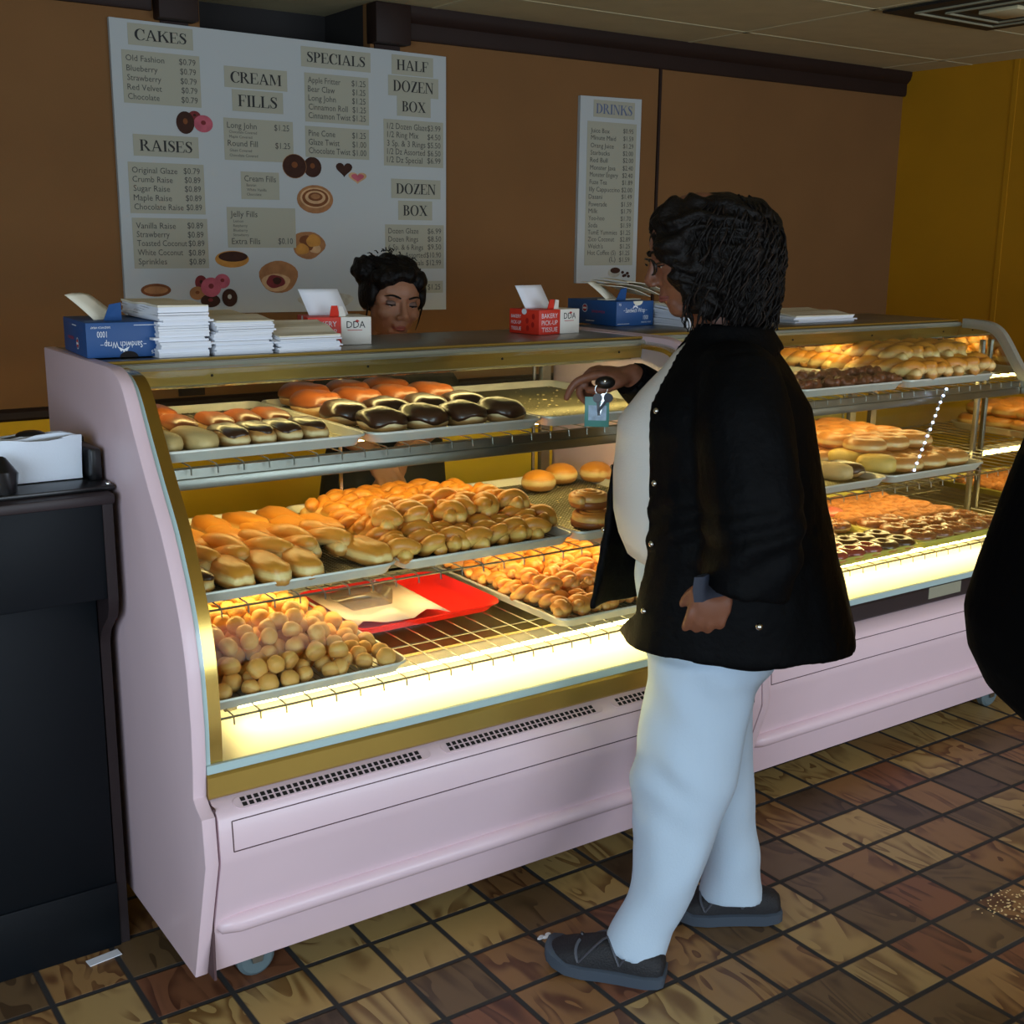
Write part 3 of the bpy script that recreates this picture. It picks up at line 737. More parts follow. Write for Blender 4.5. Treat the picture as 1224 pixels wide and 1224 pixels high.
    def f9(mb): disc(mb, P['bun'][0], 4, -0.0068); disc(mb, (*P['bun'][0][:2], P['bun'][0][2]*.8, P['bun'][0][3]*.6), 2, -0.0074)
    def f10(mb): disc(mb, P['croissant'][0], 7, -0.0068, wob=0.05)
    for f in (f1, f2, f3, f4, f5, f6, f7, f8, f9, f10): pic(f)

    d = thing('menu_board', 'narrow white drinks menu board on the brown wall left of the dark batten', 'menu board', (0.99, 1.988, 1.33))
    o = Vector((0.99, 1.988, 1.33))
    MB().prism([(0.832-o.x, 1.334-o.z), (1.146-o.x, 1.330-o.z), (1.147-o.x, 2.0635-o.z), (0.8335-o.x, 2.0576-o.z)], 'y', -0.004, 0.012).build('board', M['board'], d)
    yb, yt = -0.0050, -0.0058
    name, x0, x1, z, h = DRINK_HEAD
    hb = MB().box(-0.012, x1-x0+0.012, -0.014, h+0.014, -0.0003, 0.0003, 1, T(x0, z, yb)); put_serif(hb, name, x1-x0, h, T(x0, z, yt), 0)
    hb.build('heading', [M['inkblue'], M['strip']], d, smooth=0)
    x0 = min(l[1] for l in DRINK_LINES)-0.014; x1 = max(l[2] for l in DRINK_LINES)+0.014
    z0 = min(l[3] for l in DRINK_LINES)-0.014; z1 = max(l[3]+l[4] for l in DRINK_LINES)+0.02
    mb = MB().box(0, x1-x0, 0, z1-z0, -0.0003, 0.0003, 1, T(x0, z0, yb))
    for body, a, b, z, h in DRINK_LINES: put_text(mb, body, b-a, h, T(a, z, yt), 0)
    mb.build('price_list', [M['inkgrey'], M['strip']], d, smooth=0)
    cup = MB(); c = CUP[0]
    disc(cup, (c[0], c[1]-0.004, 0.032, 0.019), 7, -0.0050); disc(cup, (c[0]+0.006, c[1]+0.006, 0.026, 0.012), 0, -0.0057)
    for i, (dx, dz) in enumerate(((0.046, -0.002), (0.06, -0.014), (0.072, -0.006), (0.078, -0.018), (0.052, -0.016))):
        disc(cup, (c[0]+dx, c[1]+dz, 0.008, 0.006), 0, -0.0050-0.0001*i)
    cup.build('coffee_picture', mats, d, smooth=0)
menu_board()
# ------------------------------------------------------------------ display cases
PROF = [(0.91, 0.10), (0.104, 0.10), (0.015, 0.376), (0.023, 0.468), (0.049, 0.481), (0.063, 0.494), (0.057, 0.56), (0.055, 0.633), (0.063, 0.733),
        (0.080, 0.809), (0.111, 0.885), (0.163, 0.977), (0.226, 1.058), (0.290, 1.146), (0.342, 1.221), (0.376, 1.246), (0.414, 1.258), (0.46, 1.26), (0.91, 1.26)]
GLASS = [(0.066, 0.535), (0.066, 0.58), (0.065, 0.633), (0.073, 0.733), (0.090, 0.809), (0.121, 0.885), (0.173, 0.977), (0.236, 1.056), (0.299, 1.140), (0.345, 1.203), (0.378, 1.232), (0.42, 1.244), (0.50, 1.247)]

def curve_pts(pts, sub=3):
    """Catmull-Rom through 2-D points"""
    r = []; n = len(pts)
    for i in range(n-1):
        p0, p1, p2, p3 = (Vector(pts[max(0, min(n-1, k))]) for k in (i-1, i, i+1, i+2))
        for j in range(sub):
            t = j/sub
            r.append(tuple(0.5*((2*p1)+(-p0+p2)*t+(2*p0-5*p1+4*p2-p3)*t*t+(-p0+3*p1-3*p2+p3)*t**3)))
    r.append(pts[-1])
    return r
GC = curve_pts(GLASS, 3)

def offset_curve(pts, d):
    r = []
    for i, p in enumerate(pts):
        a = Vector(pts[max(0, i-1)]); b = Vector(pts[min(len(pts)-1, i+1)])
        t = (b-a).normalized()
        r.append((p[0]+t.y*d, p[1]-t.x*d))
    return r

def ribbon(mb, pts, x0, x1, thick, m=0):
    """a bent sheet: the curve (y,z) thickened inwards and extruded along x"""
    q = offset_curve(pts, thick)
    mb.prism(list(pts)+q[::-1], 'x', x0, x1, m)

def end_panel(t, x0, x1, oy):
    mb = MB()
    bm = bmesh.new()
    pr = PROF[:9]+curve_pts(PROF[8:18], 3)[1:]+[PROF[-1]]
    vs = [bm.verts.new((x0, y, z)) for y, z in pr]
    f = bm.faces.new(vs)
    ex = bmesh.ops.extrude_face_region(bm, geom=[f])
    for v in [g for g in ex['geom'] if isinstance(g, bmesh.types.BMVert)]: v.co.x = x1
    bmesh.ops.recalc_face_normals(bm, faces=bm.faces[:])
    rim = [e for e in bm.edges if abs(e.verts[0].co.x-e.verts[1].co.x) < 1e-6]
    bmesh.ops.bevel(bm, geom=rim, offset=0.003, segments=2, affect='EDGES', profile=0.5)
    mb.bm(bm)
    return mb.build('end_panel', M['pink'], t, smooth=40)

def make_wire_shelf(t, x0, x1, y0, y1, z, name='wire_shelf', rail=True):
    """open wire shelf: rods front to back with turned-down tips, long rods, a bright rail below the lip"""
    mb = MB(); n = int((x1-x0)/0.054)
    for i in range(n+1):
        x = x0+0.012+(x1-x0-0.024)*i/n
        mb.tube([(x, y1, z), (x, y0+0.004, z), (x, y0-0.004, z-0.003), (x, y0-0.006, z-0.017)], 0.0016, 5)
    for y in (y0+0.003, y0+0.18, (y0+y1)/2, y1-0.14, y1):
        mb.tube([(x0, y, z-0.004), (x1, y, z-0.004)], 0.0024, 5)
    o = mb.build(name, M['steel_dull'], t)
    if rail:
        r = MB().rbox(x0, x1, y0+0.004, y0+0.026, z-0.048, z-0.026, 0.003)
        r.build('shelf_rail', M['steel_dull'], o)
        MB().box(x0, x1, y0+0.010, y0+0.014, z-0.030, z-0.005).build('shelf_fascia', M['steel_dull'], o)
    return o

def light_tube(t, x0, x1, y, z, power, hood=True, name='light_tube', r=0.012, col=(255, 224, 146)):
    """a fluorescent tube with end caps under a steel hood"""
    key = 'tube_%d' % round(power*10)
    if key not in M: M[key] = emis('warm_tube_light', col, power)
    mb = MB().tube([(x0+0.03, y, z), (x1-0.03, y, z)], r, 8)
    o = mb.build(name, M[key], t)
    for a, b in ((x0+0.006, x0+0.03), (x1-0.03, x1-0.006)): MB().tube([(a, y, z), (b, y, z)], r*1.15, 10).build('end_cap', M['steel_dull'], o)
    if hood:
        h = MB()
        w = 0.026
        h.box(x0, x1, y-w, y+w, z+r+0.0005, z+r+0.003)
        h.build('light_hood', M['white_enamel'], o)
    return o

def vent_slots(mb, x0, x1, y, z, ny=2, pitch=0.0135, tilt=None):
    """two rows of small square openings in a raised oval plate, local to a sloping plane"""
    n = int((x1-x0)/pitch)
    T = plane_T((x0, y, z), (1, 0, 0), tilt[0], tilt[1])
    hh = 0.0135
    # oval plate
    out = _arc(x1-x0, 0, hh, hh, -90, 90, 8)+_arc(0, 0, hh, hh, 90, 270, 8)
    mb.add([Vector((p[0], p[1], 0.0012)) for p in out]+[Vector((p[0], p[1], -0.002)) for p in out],
           [tuple(range(len(out)))]+[(i, (i+1) % len(out), len(out)+(i+1) % len(out), len(out)+i) for i in range(len(out))], 0, T)
    for i in range(n):
        for j in range(ny):
            cx = pitch*(i+0.5); cy = (-0.5+j)*0.0122
            mb.add([Vector((cx+a*0.0046, cy+b*0.0047, 0.0019)) for a, b in ((-1,-1),(1,-1),(1,1),(-1,1))], [(0,1,2,3)], 1, T)

def display_case(x0, x1, oy, label, right):
    """glass-fronted bakery case on castors; world x from x0 to x1"""
    t = thing('display_case', label, 'display case', (x0, oy, 0))
    L = x1-x0; pt = 0.027
    end_panel(t, 0, pt, oy)
    xr = L-pt if right == 'pink' else L-0.012
    if right == 'pink': end_panel(t, xr, L, oy)
    a, b = pt, xr
    # front skirt: sloping top with vents, upright band, lower face leaning back
    sk = [(0.085, 0.487), (0.066, 0.487), (0.050, 0.480), (0.030, 0.470), (0.022, 0.458), (0.016, 0.384), (0.018, 0.368), (0.104, 0.10), (0.125, 0.10), (0.125, 0.15), (0.06, 0.37), (0.06, 0.46)]
    m = MB().prism(sk, 'x', a+0.004, b-0.004)
    fp = m.build('front_panel', M['pink'], t, smooth=30)
    MB().box(a-0.0005, a+0.0045, 0.07, 0.12, 0.102, 0.36).box(a-0.0005, a+0.0045, 0.034, 0.08, 0.36, 0.478).build('panel_gap', M['groove'], fp)
    # long rounded bumper on the lower face
    bp = MB(); bz = 0.218; by = 0.066
    pts = [(a+0.012, by+0.012, bz), (a+0.018, by, bz), (a+0.05, by-0.004, bz), (b-0.05, by-0.004, bz), (b-0.018, by, bz), (b-0.012, by+0.012, bz)]
    bp.tube(pts, [0.008, 0.016, 0.02, 0.02, 0.016, 0.008], 12)
    bp.build('bumper', M['pink'], t, smooth=60)
    # grooved band panel
    n = Vector((0, -1, -0.08)).normalized(); up = Vector((0, -0.08, 1)).normalized()
    gx0, gx1 = a+0.03, b-0.03
    g = MB()
    def yz(z): return 0.022-(0.458-z)*0.081
    zt, zb = 0.452, 0.392
    for z in (zt, zb):
        y = yz(z); g.box(gx0, gx1, y-0.0012, y+0.004, z-0.0009, z+0.0009)
    for x in (gx0, gx1):
        g.prism([(yz(zb)-0.0012, zb), (yz(zt)-0.0012, zt), (yz(zt)+0.004, zt), (yz(zb)+0.004, zb)], 'x', x-0.0009, x+0.0009)
    g.build('band_groove', M['groove'], fp)
    v = MB()
    sl = Vector((0, 0.020, 0.010)).normalized(); no = Vector((0, -0.010, 0.020)).normalized()
    k = 0; vx = a+0.055
    while vx+0.30 < b-0.02:
        vent_slots(v, vx, vx+0.40 if vx+0.45 < b else b-0.05, 0.040, 0.4752, tilt=(sl, no))
        vx += 0.455
    if right == 'pink': v.build('vent_grille', [M['pink'], M['hole']], t, smooth=0)
    # metal sill below the glass
    si = MB().prism([(0.058, 0.487), (0.054, 0.492), (0.054, 0.531), (0.060, 0.538), (0.090, 0.538), (0.090, 0.487)], 'x', a, b)
    sill = si.build('sill', M['gold'] if right == 'pink' else M['blackwood'], t)
    if right == 'pink': MB().box(0.046, 0.060, 0.100, 0.1008, 0.700, 0.722).build('price_tag', M['paper'], t)
    if right != 'pink':
        MB().box(0.735, 0.885, 0.0525, 0.054, 0.502, 0.536).build('rating_label', M['label_grey'], sill)
    MB().box(a, b, 0.056, 0.064, 0.538, 0.555).build('sill_seal', M['glass_edge'], t)
    # curved front glass and its gold edge frames
    gl = MB(); ribbon(gl, [(y, max(z, 0.542)) for y, z in GC], a+0.002, b-0.002, 0.004)
    gl.build('front_glass', M['glass'], t, smooth=60)
    fr = MB(); ribbon(fr, offset_curve(GC, -0.0015), a+0.0095, a+0.034, 0.018)
    fr.build('glass_frame', M['gold_bright'], t, smooth=60)
    ge = MB(); ribbon(ge, offset_curve(GC, -0.003), a, a+0.0095, 0.008)
    ge.build('glass_edge', M['glass_edge'], t, smooth=60)
    if right == 'pink':
        fr = MB(); ribbon(fr, offset_curve(GC, 0.0055), b-0.024, b, 0.012); fr.build('glass_frame', M['gold_bright'], t, smooth=60)
    else:
        # broad chrome edging of the mirrored end, standing proud of the glass
        fr = MB(); ribbon(fr, offset_curve(GC, -0.016), b-0.012, b+0.012, 0.030); fr.build('glass_frame', M['pale_trim'], t, smooth=60)
        MB().prism([(0.93, 0.10), (0.11, 0.10), (0.06, 0.376), (0.06, 0.55)]+[(y+0.01, z) for y, z in GC]+[(0.43, 1.24), (0.93, 1.24)], 'x', b+0.0, b+0.011).build('mirror_end_panel', M['mirror'], t, smooth=0)
        MB().rbox(b-0.03, b-0.014, 0.40, 0.416, 0.62, 1.20, 0.003).build('upright_post', M['steel_dull'], t)
    # canopy: top sheet, rails, lamp housing
    MB().rbox(a, b, 0.530, 0.91, 1.236, 1.2575, 0.002).build('top_sheet', M['steel_dull'], t)
    ra = MB().tube([(a, 0.526, 1.2555), (b, 0.526, 1.2555)], 0.0040, 8)
    ra.build('canopy_rail', M['gold'], t)
    MB().prism([(0.514, 1.236), (0.508, 1.2425), (0.514, 1.2505), (0.531, 1.2505), (0.531, 1.236)], 'x', a, b).build('canopy_rail', M['pale_trim'], t)
    ho = MB().prism([(0.520, 1.236), (0.526, 1.204), (0.532, 1.202), (0.556, 1.204), (0.556, 1.208), (0.534, 1.207), (0.528, 1.236)], 'x', a, b)
    hs = ho.build('lamp_housing', M['gold'], t)
    for i in range(4): MB().ell((a+0.22+i*(b-a-0.3)/3, 0.5225, 1.2205), 0.0032, 8, 6).build('screw', M['hole'], hs)
    MB().tube([(a, 0.526, 1.200), (b, 0.526, 1.200)], 0.0042, 8).build('canopy_rail', M['chrome'], t)
    light_tube(t, a+0.02, b-0.02, 0.585, 1.214, 16.0, hood=True)
    # shelves
    make_wire_shelf(t, a+0.004, b-0.004, 0.262, 0.90, 1.080)
    make_wire_shelf(t, a+0.004, b-0.004, 0.135, 0.86, 0.830, rail=False)
    make_wire_shelf(t, a+0.004, b-0.004, 0.095, 0.80, 0.628, rail=False)
    light_tube(t, a+0.03, b-0.03, 0.50, 1.061, 24.0, r=0.009)
    light_tube(t, a+0.03, b-0.03, 0.44, 0.806, 26.0)
    # white deck behind the sill with its own lamp under the lowest shelf
    de = MB().prism([(0.070, 0.520), (0.34, 0.545), (0.34, 0.538), (0.070, 0.512)], 'x', a, b)
    de.build('lit_deck', M['white_enamel'], t, smooth=0)
    light_tube(t, a+0.10, b-0.10, 0.235, 0.590, 34.0, r=0.010)
    dk = MB().box(a, b, 0.34, 0.90, 0.570, 0.578).box(a, b, 0.336, 0.342, 0.541, 0.578)
    dk.build('dark_deck', M['darksteel'], t)
    MB().box(a, b, 0.13, 0.905, 0.15, 0.17).box(a, b, 0.89, 0.905, 0.165, 0.60).build('lower_body', M['steel_dull'], t)
    # uprights at the back and sliding rear doors pushed to one side
    for x in (a+0.01, L*0.955-0.02):
        MB().box(x, x+0.03, 0.892, 0.91, 0.60, 1.236).build('upright_post', M['steel_dull'], t)
    for k, (d0, d1) in enumerate(((L*0.50, L*0.955-0.03),)):
        f = MB(); y0 = 0.912
        f.box(d0, d0+0.008, y0, y0+0.006, 0.615, 1.235).box(d1-0.008, d1, y0, y0+0.006, 0.615, 1.235).box(d0, d1, y0, y0+0.006, 0.606, 0.62).box(d0, d1, y0, y0+0.006, 1.222, 1.236)
        dr = f.build('rear_door', M['steel'], t)
        MB().box(d0+0.008, d1-0.008, y0+0.001, y0+0.004, 0.62, 1.222).build('door_glass', M['glass'], dr)
    # castors
    for x in (0.16, L-0.13):
        for y in (0.20, 0.80):
            c = MB().box(x-0.03, x+0.03, y-0.03, y+0.03, 0.092, 0.15).prism([(x-0.022, 0.095), (x+0.022, 0.095), (x+0.01, 0.035), (x-0.01, 0.035)], 'y', y-0.022, y-0.018).prism([(x-0.022, 0.095), (x+0.022, 0.095), (x+0.01, 0.035), (x-0.01, 0.035)], 'y', y+0.018, y+0.022)
            co = c.build('caster', M['steel_dull'], t)
            T = Matrix.Translation((x, y, 0.042)) @ Matrix.Rotation(pi/2, 4, 'X')
            MB().lathe([(0.008, -0.016), (0.034, -0.016), (0.0415, -0.010), (0.0415, 0.010), (0.034, 0.016), (0.008, 0.016)], 24, 0, T).build('wheel', M['rubber'], co)
    return t

CASE1 = display_case(-1.5175, -0.040, 0.0, 'pink bakery case nearest the black counter, gold-framed curved glass and pink end', 'pink')
CASE2 = display_case(-0.030, 1.405, 0.06, 'second pink bakery case behind the customer, black sill and mirrored far end', 'mirror')

def led_reflection():
    """reflection in the second case glass, modelled as glowing blue-white beads just inside it"""
    t = thing('led_reflection', 'reflection of small blue-white lights modelled down the far glass', 'lights', (0.93, 0.06, 0.86))
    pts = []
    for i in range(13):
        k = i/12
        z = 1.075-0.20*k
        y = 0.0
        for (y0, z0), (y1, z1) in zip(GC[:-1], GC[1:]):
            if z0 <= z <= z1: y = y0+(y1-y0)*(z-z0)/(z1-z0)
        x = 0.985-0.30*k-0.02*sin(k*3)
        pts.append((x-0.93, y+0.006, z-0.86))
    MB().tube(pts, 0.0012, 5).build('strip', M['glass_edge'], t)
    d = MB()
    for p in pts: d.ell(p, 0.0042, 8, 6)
    d.build('reflected_light', emis('led_reflection_glow', (190, 205, 255), 6.0), t)  # glow stands for reflected lights, no real lamp on the glass
led_reflection()
# ------------------------------------------------------------------ trays and baked goods
random.seed(7)
def rrect(w, d, r, z, n=5):
    p = []
    for cx, cy, a in ((w/2-r, d/2-r, 0), (-w/2+r, d/2-r, 90), (-w/2+r, -d/2+r, 180), (w/2-r, -d/2+r, 270)):
        for k in range(n+1):
            t = radians(a+90*k/n)
            p.append(Vector((cx+r*cos(t), cy+r*sin(t), z)))
    return p

def make_tray(w, d, label, rack='wire', m='tray', h=0.025):
    t = thing('baking_tray', label, 'tray')
    mb = MB()
    rings = [rrect(w-0.030, d-0.030, 0.028, 0.0), rrect(w-0.008, d-0.008, 0.030, h-0.004), rrect(w-0.001, d-0.001, 0.032, h-0.005), rrect(w, d, 0.033, h-0.002),
             rrect(w-0.003, d-0.003, 0.032, h), rrect(w-0.010, d-0.010, 0.030, h-0.001), rrect(w-0.014, d-0.014, 0.029, h-0.006), rrect(w-0.034, d-0.034, 0.027, 0.0025)]
    mb.loft(rings)
    mb.build('pan', M[m], t, smooth=50)
    if rack:
        r = MB(); z = 0.0085; ix, iy = w/2-0.022, d/2-0.022
        step = 0.0145 if rack == 'wire' else 0.0098
        k = int(2*ix/step)
        for i in range(k+1):
            x = -ix+2*ix*i/k; r.tube([(x, -iy, z), (x, iy, z)], 0.0013 if rack == 'wire' else 0.0010, 4)
        if rack == 'wire': ys = [-iy, -iy*0.5, 0, iy*0.5, iy]
        else: ys = [-iy+2*iy*i/int(2*iy/0.0098) for i in range(int(2*iy/0.0098)+1)]
        for y in ys: r.tube([(-ix, y, z-0.0016), (ix, y, z-0.0016)], 0.0016 if rack == 'wire' else 0.0010, 4)
        r.build('wire_rack', M['rack'], t)
    return t

def squad(x, y, z, n=2.6):
    k = (abs(x)**n+abs(y)**n+abs(z)**n)**(-1.0/n)
    return x*k, y*k, z*k

def bun_pts(th, ph, dims, n, lump, sd, off=0.0):
    x, y, z = squad(sin(th)*cos(ph), sin(th)*sin(ph), cos(th), n)
    w, L, h = dims
    f = 1+lump*noise.noise(Vector((x*1.6+sd, y*1.6, z*1.6)))
    p = Vector((x*w/2*f, y*L/2*f, z*h/2*f))
    if p.z < -h*0.34: p.z = -h*0.34+(p.z+h*0.34)*0.35
    if off:
        q = Vector((x/(w/2), y/(L/2), z/(h/2))).normalized(); p += q*off
    p.z += h*0.40
    return p

def dough_bun(mb, dims, n=2.6, lump=0.08, sd=0.0, seg=20, ring=12, m=0):
    vs = [bun_pts(0.0001, 0, dims, n, lump, sd)]; fs = []
    for i in range(1, ring):
        for j in range(seg): vs.append(bun_pts(pi*i/ring, 2*pi*j/seg, dims, n, lump, sd))
    vs.append(bun_pts(pi-0.0001, 0, dims, n, lump, sd))
    for j in range(seg):
        fs.append((0, 1+j, 1+(j+1) % seg))
        for i in range(ring-2): fs.append((1+i*seg+j, 1+(i+1)*seg+j, 1+(i+1)*seg+(j+1) % seg, 1+i*seg+(j+1) % seg))
        fs.append((len(vs)-1, 1+(ring-2)*seg+(j+1) % seg, 1+(ring-2)*seg+j))
    mb.add(vs, fs, m)
    return mb

def icing_cap(mb, dims, n=2.6, lump=0.08, sd=0.0, seg=24, ring=8, reach=1.35, wob=0.2, off=0.0018, m=0):
    vs = [bun_pts(0.0001, 0, dims, n, lump, sd, off)]; fs = []
    R = ring
    for i in range(1, R+2):
        for j in range(seg):
            ph = 2*pi*j/seg
            e = reach+wob*sin(3*ph+sd*3)*0.6+wob*sin(5*ph+sd)*0.4
            if i <= R: vs.append(bun_pts(e*i/R, ph, dims, n, lump, sd, off*(1.0 if i < R else 0.7)))
            else: vs.append(bun_pts(e*1.0, ph, dims, n, lump, sd, -0.001))
    for j in range(seg):
        fs.append((0, 1+j, 1+(j+1) % seg))
        for i in range(R): fs.append((1+i*seg+j, 1+(i+1)*seg+j, 1+(i+1)*seg+(j+1) % seg, 1+i*seg+(j+1) % seg))
    mb.add(vs, fs, m)
    return mb

def make_bar(label, cat, dims, dough, ice=None, sd=0.0, n=2.7, lump=0.10, name='long_john', reach=1.35, group=None):
    if ice is None:
        o = dough_bun(MB(), dims, n, lump, sd).build(name, M[dough], None, smooth=180)
        return tag(o, label, cat, group)
    t = thing(name, label, cat, group=group)
    dough_bun(MB(), dims, n, lump, sd).build('dough', M[dough], t, smooth=180)
    icing_cap(MB(), dims, n, lump, sd, reach=reach).build('icing', M[ice], t, smooth=180)
    return t

def make_twist(label, L, r, turns, dough, sd=0.0, name='doughnut_twist', group=None, cat='twist', bend=0.0):
    mb = MB(); K = 22
    for s in (0, 1):
        pts = []; rad = []
        for i in range(K+1):
            t = i/K; a = 2*pi*turns*t+pi*s+sd
            tap = 0.55+0.45*sin(pi*min(1, max(0, t*0.92+0.04)))**0.5
            rr = r*0.50*tap
            pts.append((rr*cos(a)+bend*sin(pi*t), (t-0.5)*L, r*0.98+rr*0.86*sin(a))); rad.append(r*0.64*tap*(0.5 if i in (0, K) else 1))
        mb.tube(pts, rad, 9)
    o = mb.build(name, M[dough], None, smooth=180)
    return tag(o, label, cat, group)

def make_ring(label, R, r, dough, ice=None, sd=0.0, group=None, name='ring_doughnut', nuts=None, lump=0.06):
    def P(a, b, off=0.0):
        f = 1+lump*noise.noise(Vector((cos(a)*1.5+sd, sin(a)*1.5, sd)))
        q = (r+off)*f
        z = q*sin(b)*0.86
        if z < -r*0.62: z = -r*0.62+(z+r*0.62)*0.3
        return Vector(((R+q*cos(b))*cos(a), (R+q*cos(b))*sin(a), z+r*0.66))
    A, B = 24, 12
    rings = [[P(2*pi*i/A, 2*pi*j/B) for j in range(B)] for i in range(A)]; rings.append(rings[0])
    body = MB().loft(rings, 0, True, False)
    if ice is None:
        return tag(body.build(name, M[dough], None, smooth=180), label, 'doughnut', group)
    t = thing(name, label, 'doughnut', group=group)
    body.build('dough', M[dough], t, smooth=180)
    rings = []
    for i in range(A):
        a = 2*pi*i/A; e = 0.15+0.22*sin(4*a+sd)
        rings.append([P(a, -e*0.4+(pi+e*0.8)*j/8, 0.0016 if 0 < j < 8 else -0.0006) for j in range(9)])
    rings.append(rings[0])
    MB().loft(rings, 0, False, False).build('icing', M[ice], t, smooth=180)
    if nuts:
        nb = MB()
        for i in range(46):
            a = random.uniform(0, 2*pi); b = random.uniform(0.5, 2.6); p = P(a, b, 0.001); nb.ell(p, (0.0034, 0.003, 0.0022), 6, 4)
        o = nb.build('topping', M[nuts], t); o['kind'] = 'stuff'
    return t

def make_fritter(label, w, dough, sd=0, group=None, name='fritter', cat='fritter', k=14):
    rnd = random.Random(sd); mb = MB()
    mb.ell((0, 0, 0.016), (w*0.42, w*0.36, 0.015), 14, 8)
    for i in range(k):
        a = rnd.uniform(0, 2*pi); q = w*0.36*rnd.random()**0.5
        mb.ell((q*cos(a)*1.1, q*sin(a)*0.9, 0.017+rnd.uniform(0, 0.012)), (rnd.uniform(.008, .015), rnd.uniform(.008, .015), rnd.uniform(.008, .014)), 10, 6)
    me = remesh(mb, 0.0035, 2)
    return tag(link_mesh(name, me, M[dough], None, smooth=180), label, cat, group)

def make_roll(label, R, sd=0.0):
    t = thing('cinnamon_roll', label, 'pastry')
    mb = MB(); turns = 3.1; K = 84; pts = []; rad = []
    for i in range(K+1):
        k = i/K; a = 2*pi*turns*k+sd; q = 0.006+(R-0.012)*k
        pts.append((q*cos(a), q*sin(a), 0.020+0.010*(1-k))); rad.append(0.0108*(0.7 if i in (0, K) else 1))
    mb.tube(pts, rad, 9, flat=1.5)
    mb.build('dough', M['cinn'], t, smooth=180)
    MB().lathe([(0.001, 0.004), (R*0.92, 0.004), (R*0.94, 0.018), (R*0.5, 0.030), (0.001, 0.034)], 28).build('cinnamon_filling', M['swirl'], t, smooth=180)
    return t

def put(proto, state, loc, rz=0.0, label=None, group=None, rot=None, scale=None):
    """first use moves the prototype itself, later uses copy it"""
    if not state.get(proto.name):
        state[proto.name] = True
        proto.location = loc; proto.rotation_euler = rot if rot else (0, 0, rz)
        if scale: proto.scale = scale
        if label: proto['label'] = label
        if group: proto['group'] = group
        return proto
    return dup(proto, loc, rz, label, group, rot, scale)
USED = {}

TW, TD = 0.455, 0.61
Z_TOP, Z_MID, Z_LOW = 1.0835, 0.8335, 0.6315
RK = 0.0100                                    # height of the rack above the tray's foot
TRAY_W = make_tray(TW, TD, 'x'); TRAY_F = make_tray(TW, TD, 'x', 'fine')
def tray(proto, x0, y0, z, label):
    return put(proto, USED, (x0+TW/2, y0+TD/2, z), label=label)

# ---- first case, top shelf
tray(TRAY_W, -1.478, 0.276, Z_TOP, 'sheet pan with wire rack under cream and chocolate long johns, top shelf')
tray(TRAY_W, -1.018, 0.276, Z_TOP, 'sheet pan with wire rack under the dark chocolate bars, top shelf')
tray(TRAY_F, -0.558, 0.276, Z_TOP, 'empty crumb-strewn mesh pan on the top shelf of the first case')
zt = Z_TOP+RK
LJ = (0.062, 0.150, 0.046)
cream = make_bar('x', 'long john', (0.068, 0.165, 0.046), 'pale', None, 1.3)
put(cream, USED, (-1.440, 0.385, zt), 0.05, 'pale cream long john at the left front corner, top shelf')
put(cream, USED, (-1.368, 0.380, zt), 0.03, 'pale cream long john, second from the left in the top shelf front row')
put(cream, USED, (-1.425, 0.555, zt), 0.10, 'pale cream long john behind the front left corner one, top shelf')
lj1 = make_bar('x', 'long john', LJ, 'tan', 'choc', 0.4, reach=1.15); lj2 = make_bar('x', 'long john', LJ, 'tan', 'choc', 2.2, reach=1.0)
for i, (x, y) in enumerate(((-1.296, 0.375), (-1.238, 0.378), (-1.180, 0.382), (-1.118, 0.380))):
    put((lj1, lj2)[i % 2], USED, (x, y, zt), random.uniform(-.05, .08), 'glossy chocolate-iced long john, %s from the creams in the top shelf front row' % ORD[i])
mj = make_bar('x', 'long john', LJ, 'tan', 'maple', 3.1, reach=1.45); mj2 = make_bar('x', 'long john', LJ, 'tan', 'maple', 5.0, reach=1.4)
for i, (x, y) in enumerate(((-1.345, 0.545), (-1.262, 0.545), (-1.196, 0.550), (-1.128, 0.552))):
    put((mj, mj2)[i % 2], USED, (x, y, zt), random.uniform(-.05, .1), 'maple-iced long john, %s from the left in the second row, top left pan' % ORD[i])
for i, x in enumerate((-1.400, -1.330)):
    put(mj, USED, (x, 0.720, zt), 0.08, 'maple-iced long john at the %s of the top left pan' % ('rear corner', 'rear, beside the corner one')[i])
# chocolate bars and maple bars on the second pan
cb = make_bar('x', 'chocolate bar', (0.094, 0.130, 0.058), 'tan', 'choc', 0.9, name='chocolate_bar', reach=1.62); cb2 = make_bar('x', 'chocolate bar', (0.094, 0.130, 0.058), 'tan', 'choc', 4.1, name='chocolate_bar', reach=1.7)
for i, (x, y) in enumerate(((-0.945, 0.372), (-0.840, 0.372), (-0.735, 0.372), (-0.628, 0.372))):
    put((cb, cb2)[i % 2], USED, (x, y, zt), random.uniform(-.06, .1), 'fat dark chocolate bar, %s from the left in the front row, top shelf' % ORD[i])
for i, (x, y) in enumerate(((-0.965, 0.510), (-0.855, 0.512), (-0.748, 0.514), (-0.642, 0.515))):
    put((cb2, cb)[i % 2], USED, (x, y, zt+0.001), random.uniform(-.06, .1), 'chocolate bar half hidden in the second row, %s from the left, top shelf' % ORD[i])
mb_ = make_bar('x', 'maple bar', (0.098, 0.150, 0.066), 'tan', 'maple', 1.7, name='maple_bar', reach=1.6)
for i, (x, y) in enumerate(((-0.960, 0.665), (-0.852, 0.668), (-0.745, 0.670), (-0.640, 0.672))):
    put(mb_, USED, (x, y, zt), random.uniform(-.08, .12), 'plump maple-iced bar, %s from the left in the third row, top shelf' % ORD[i])
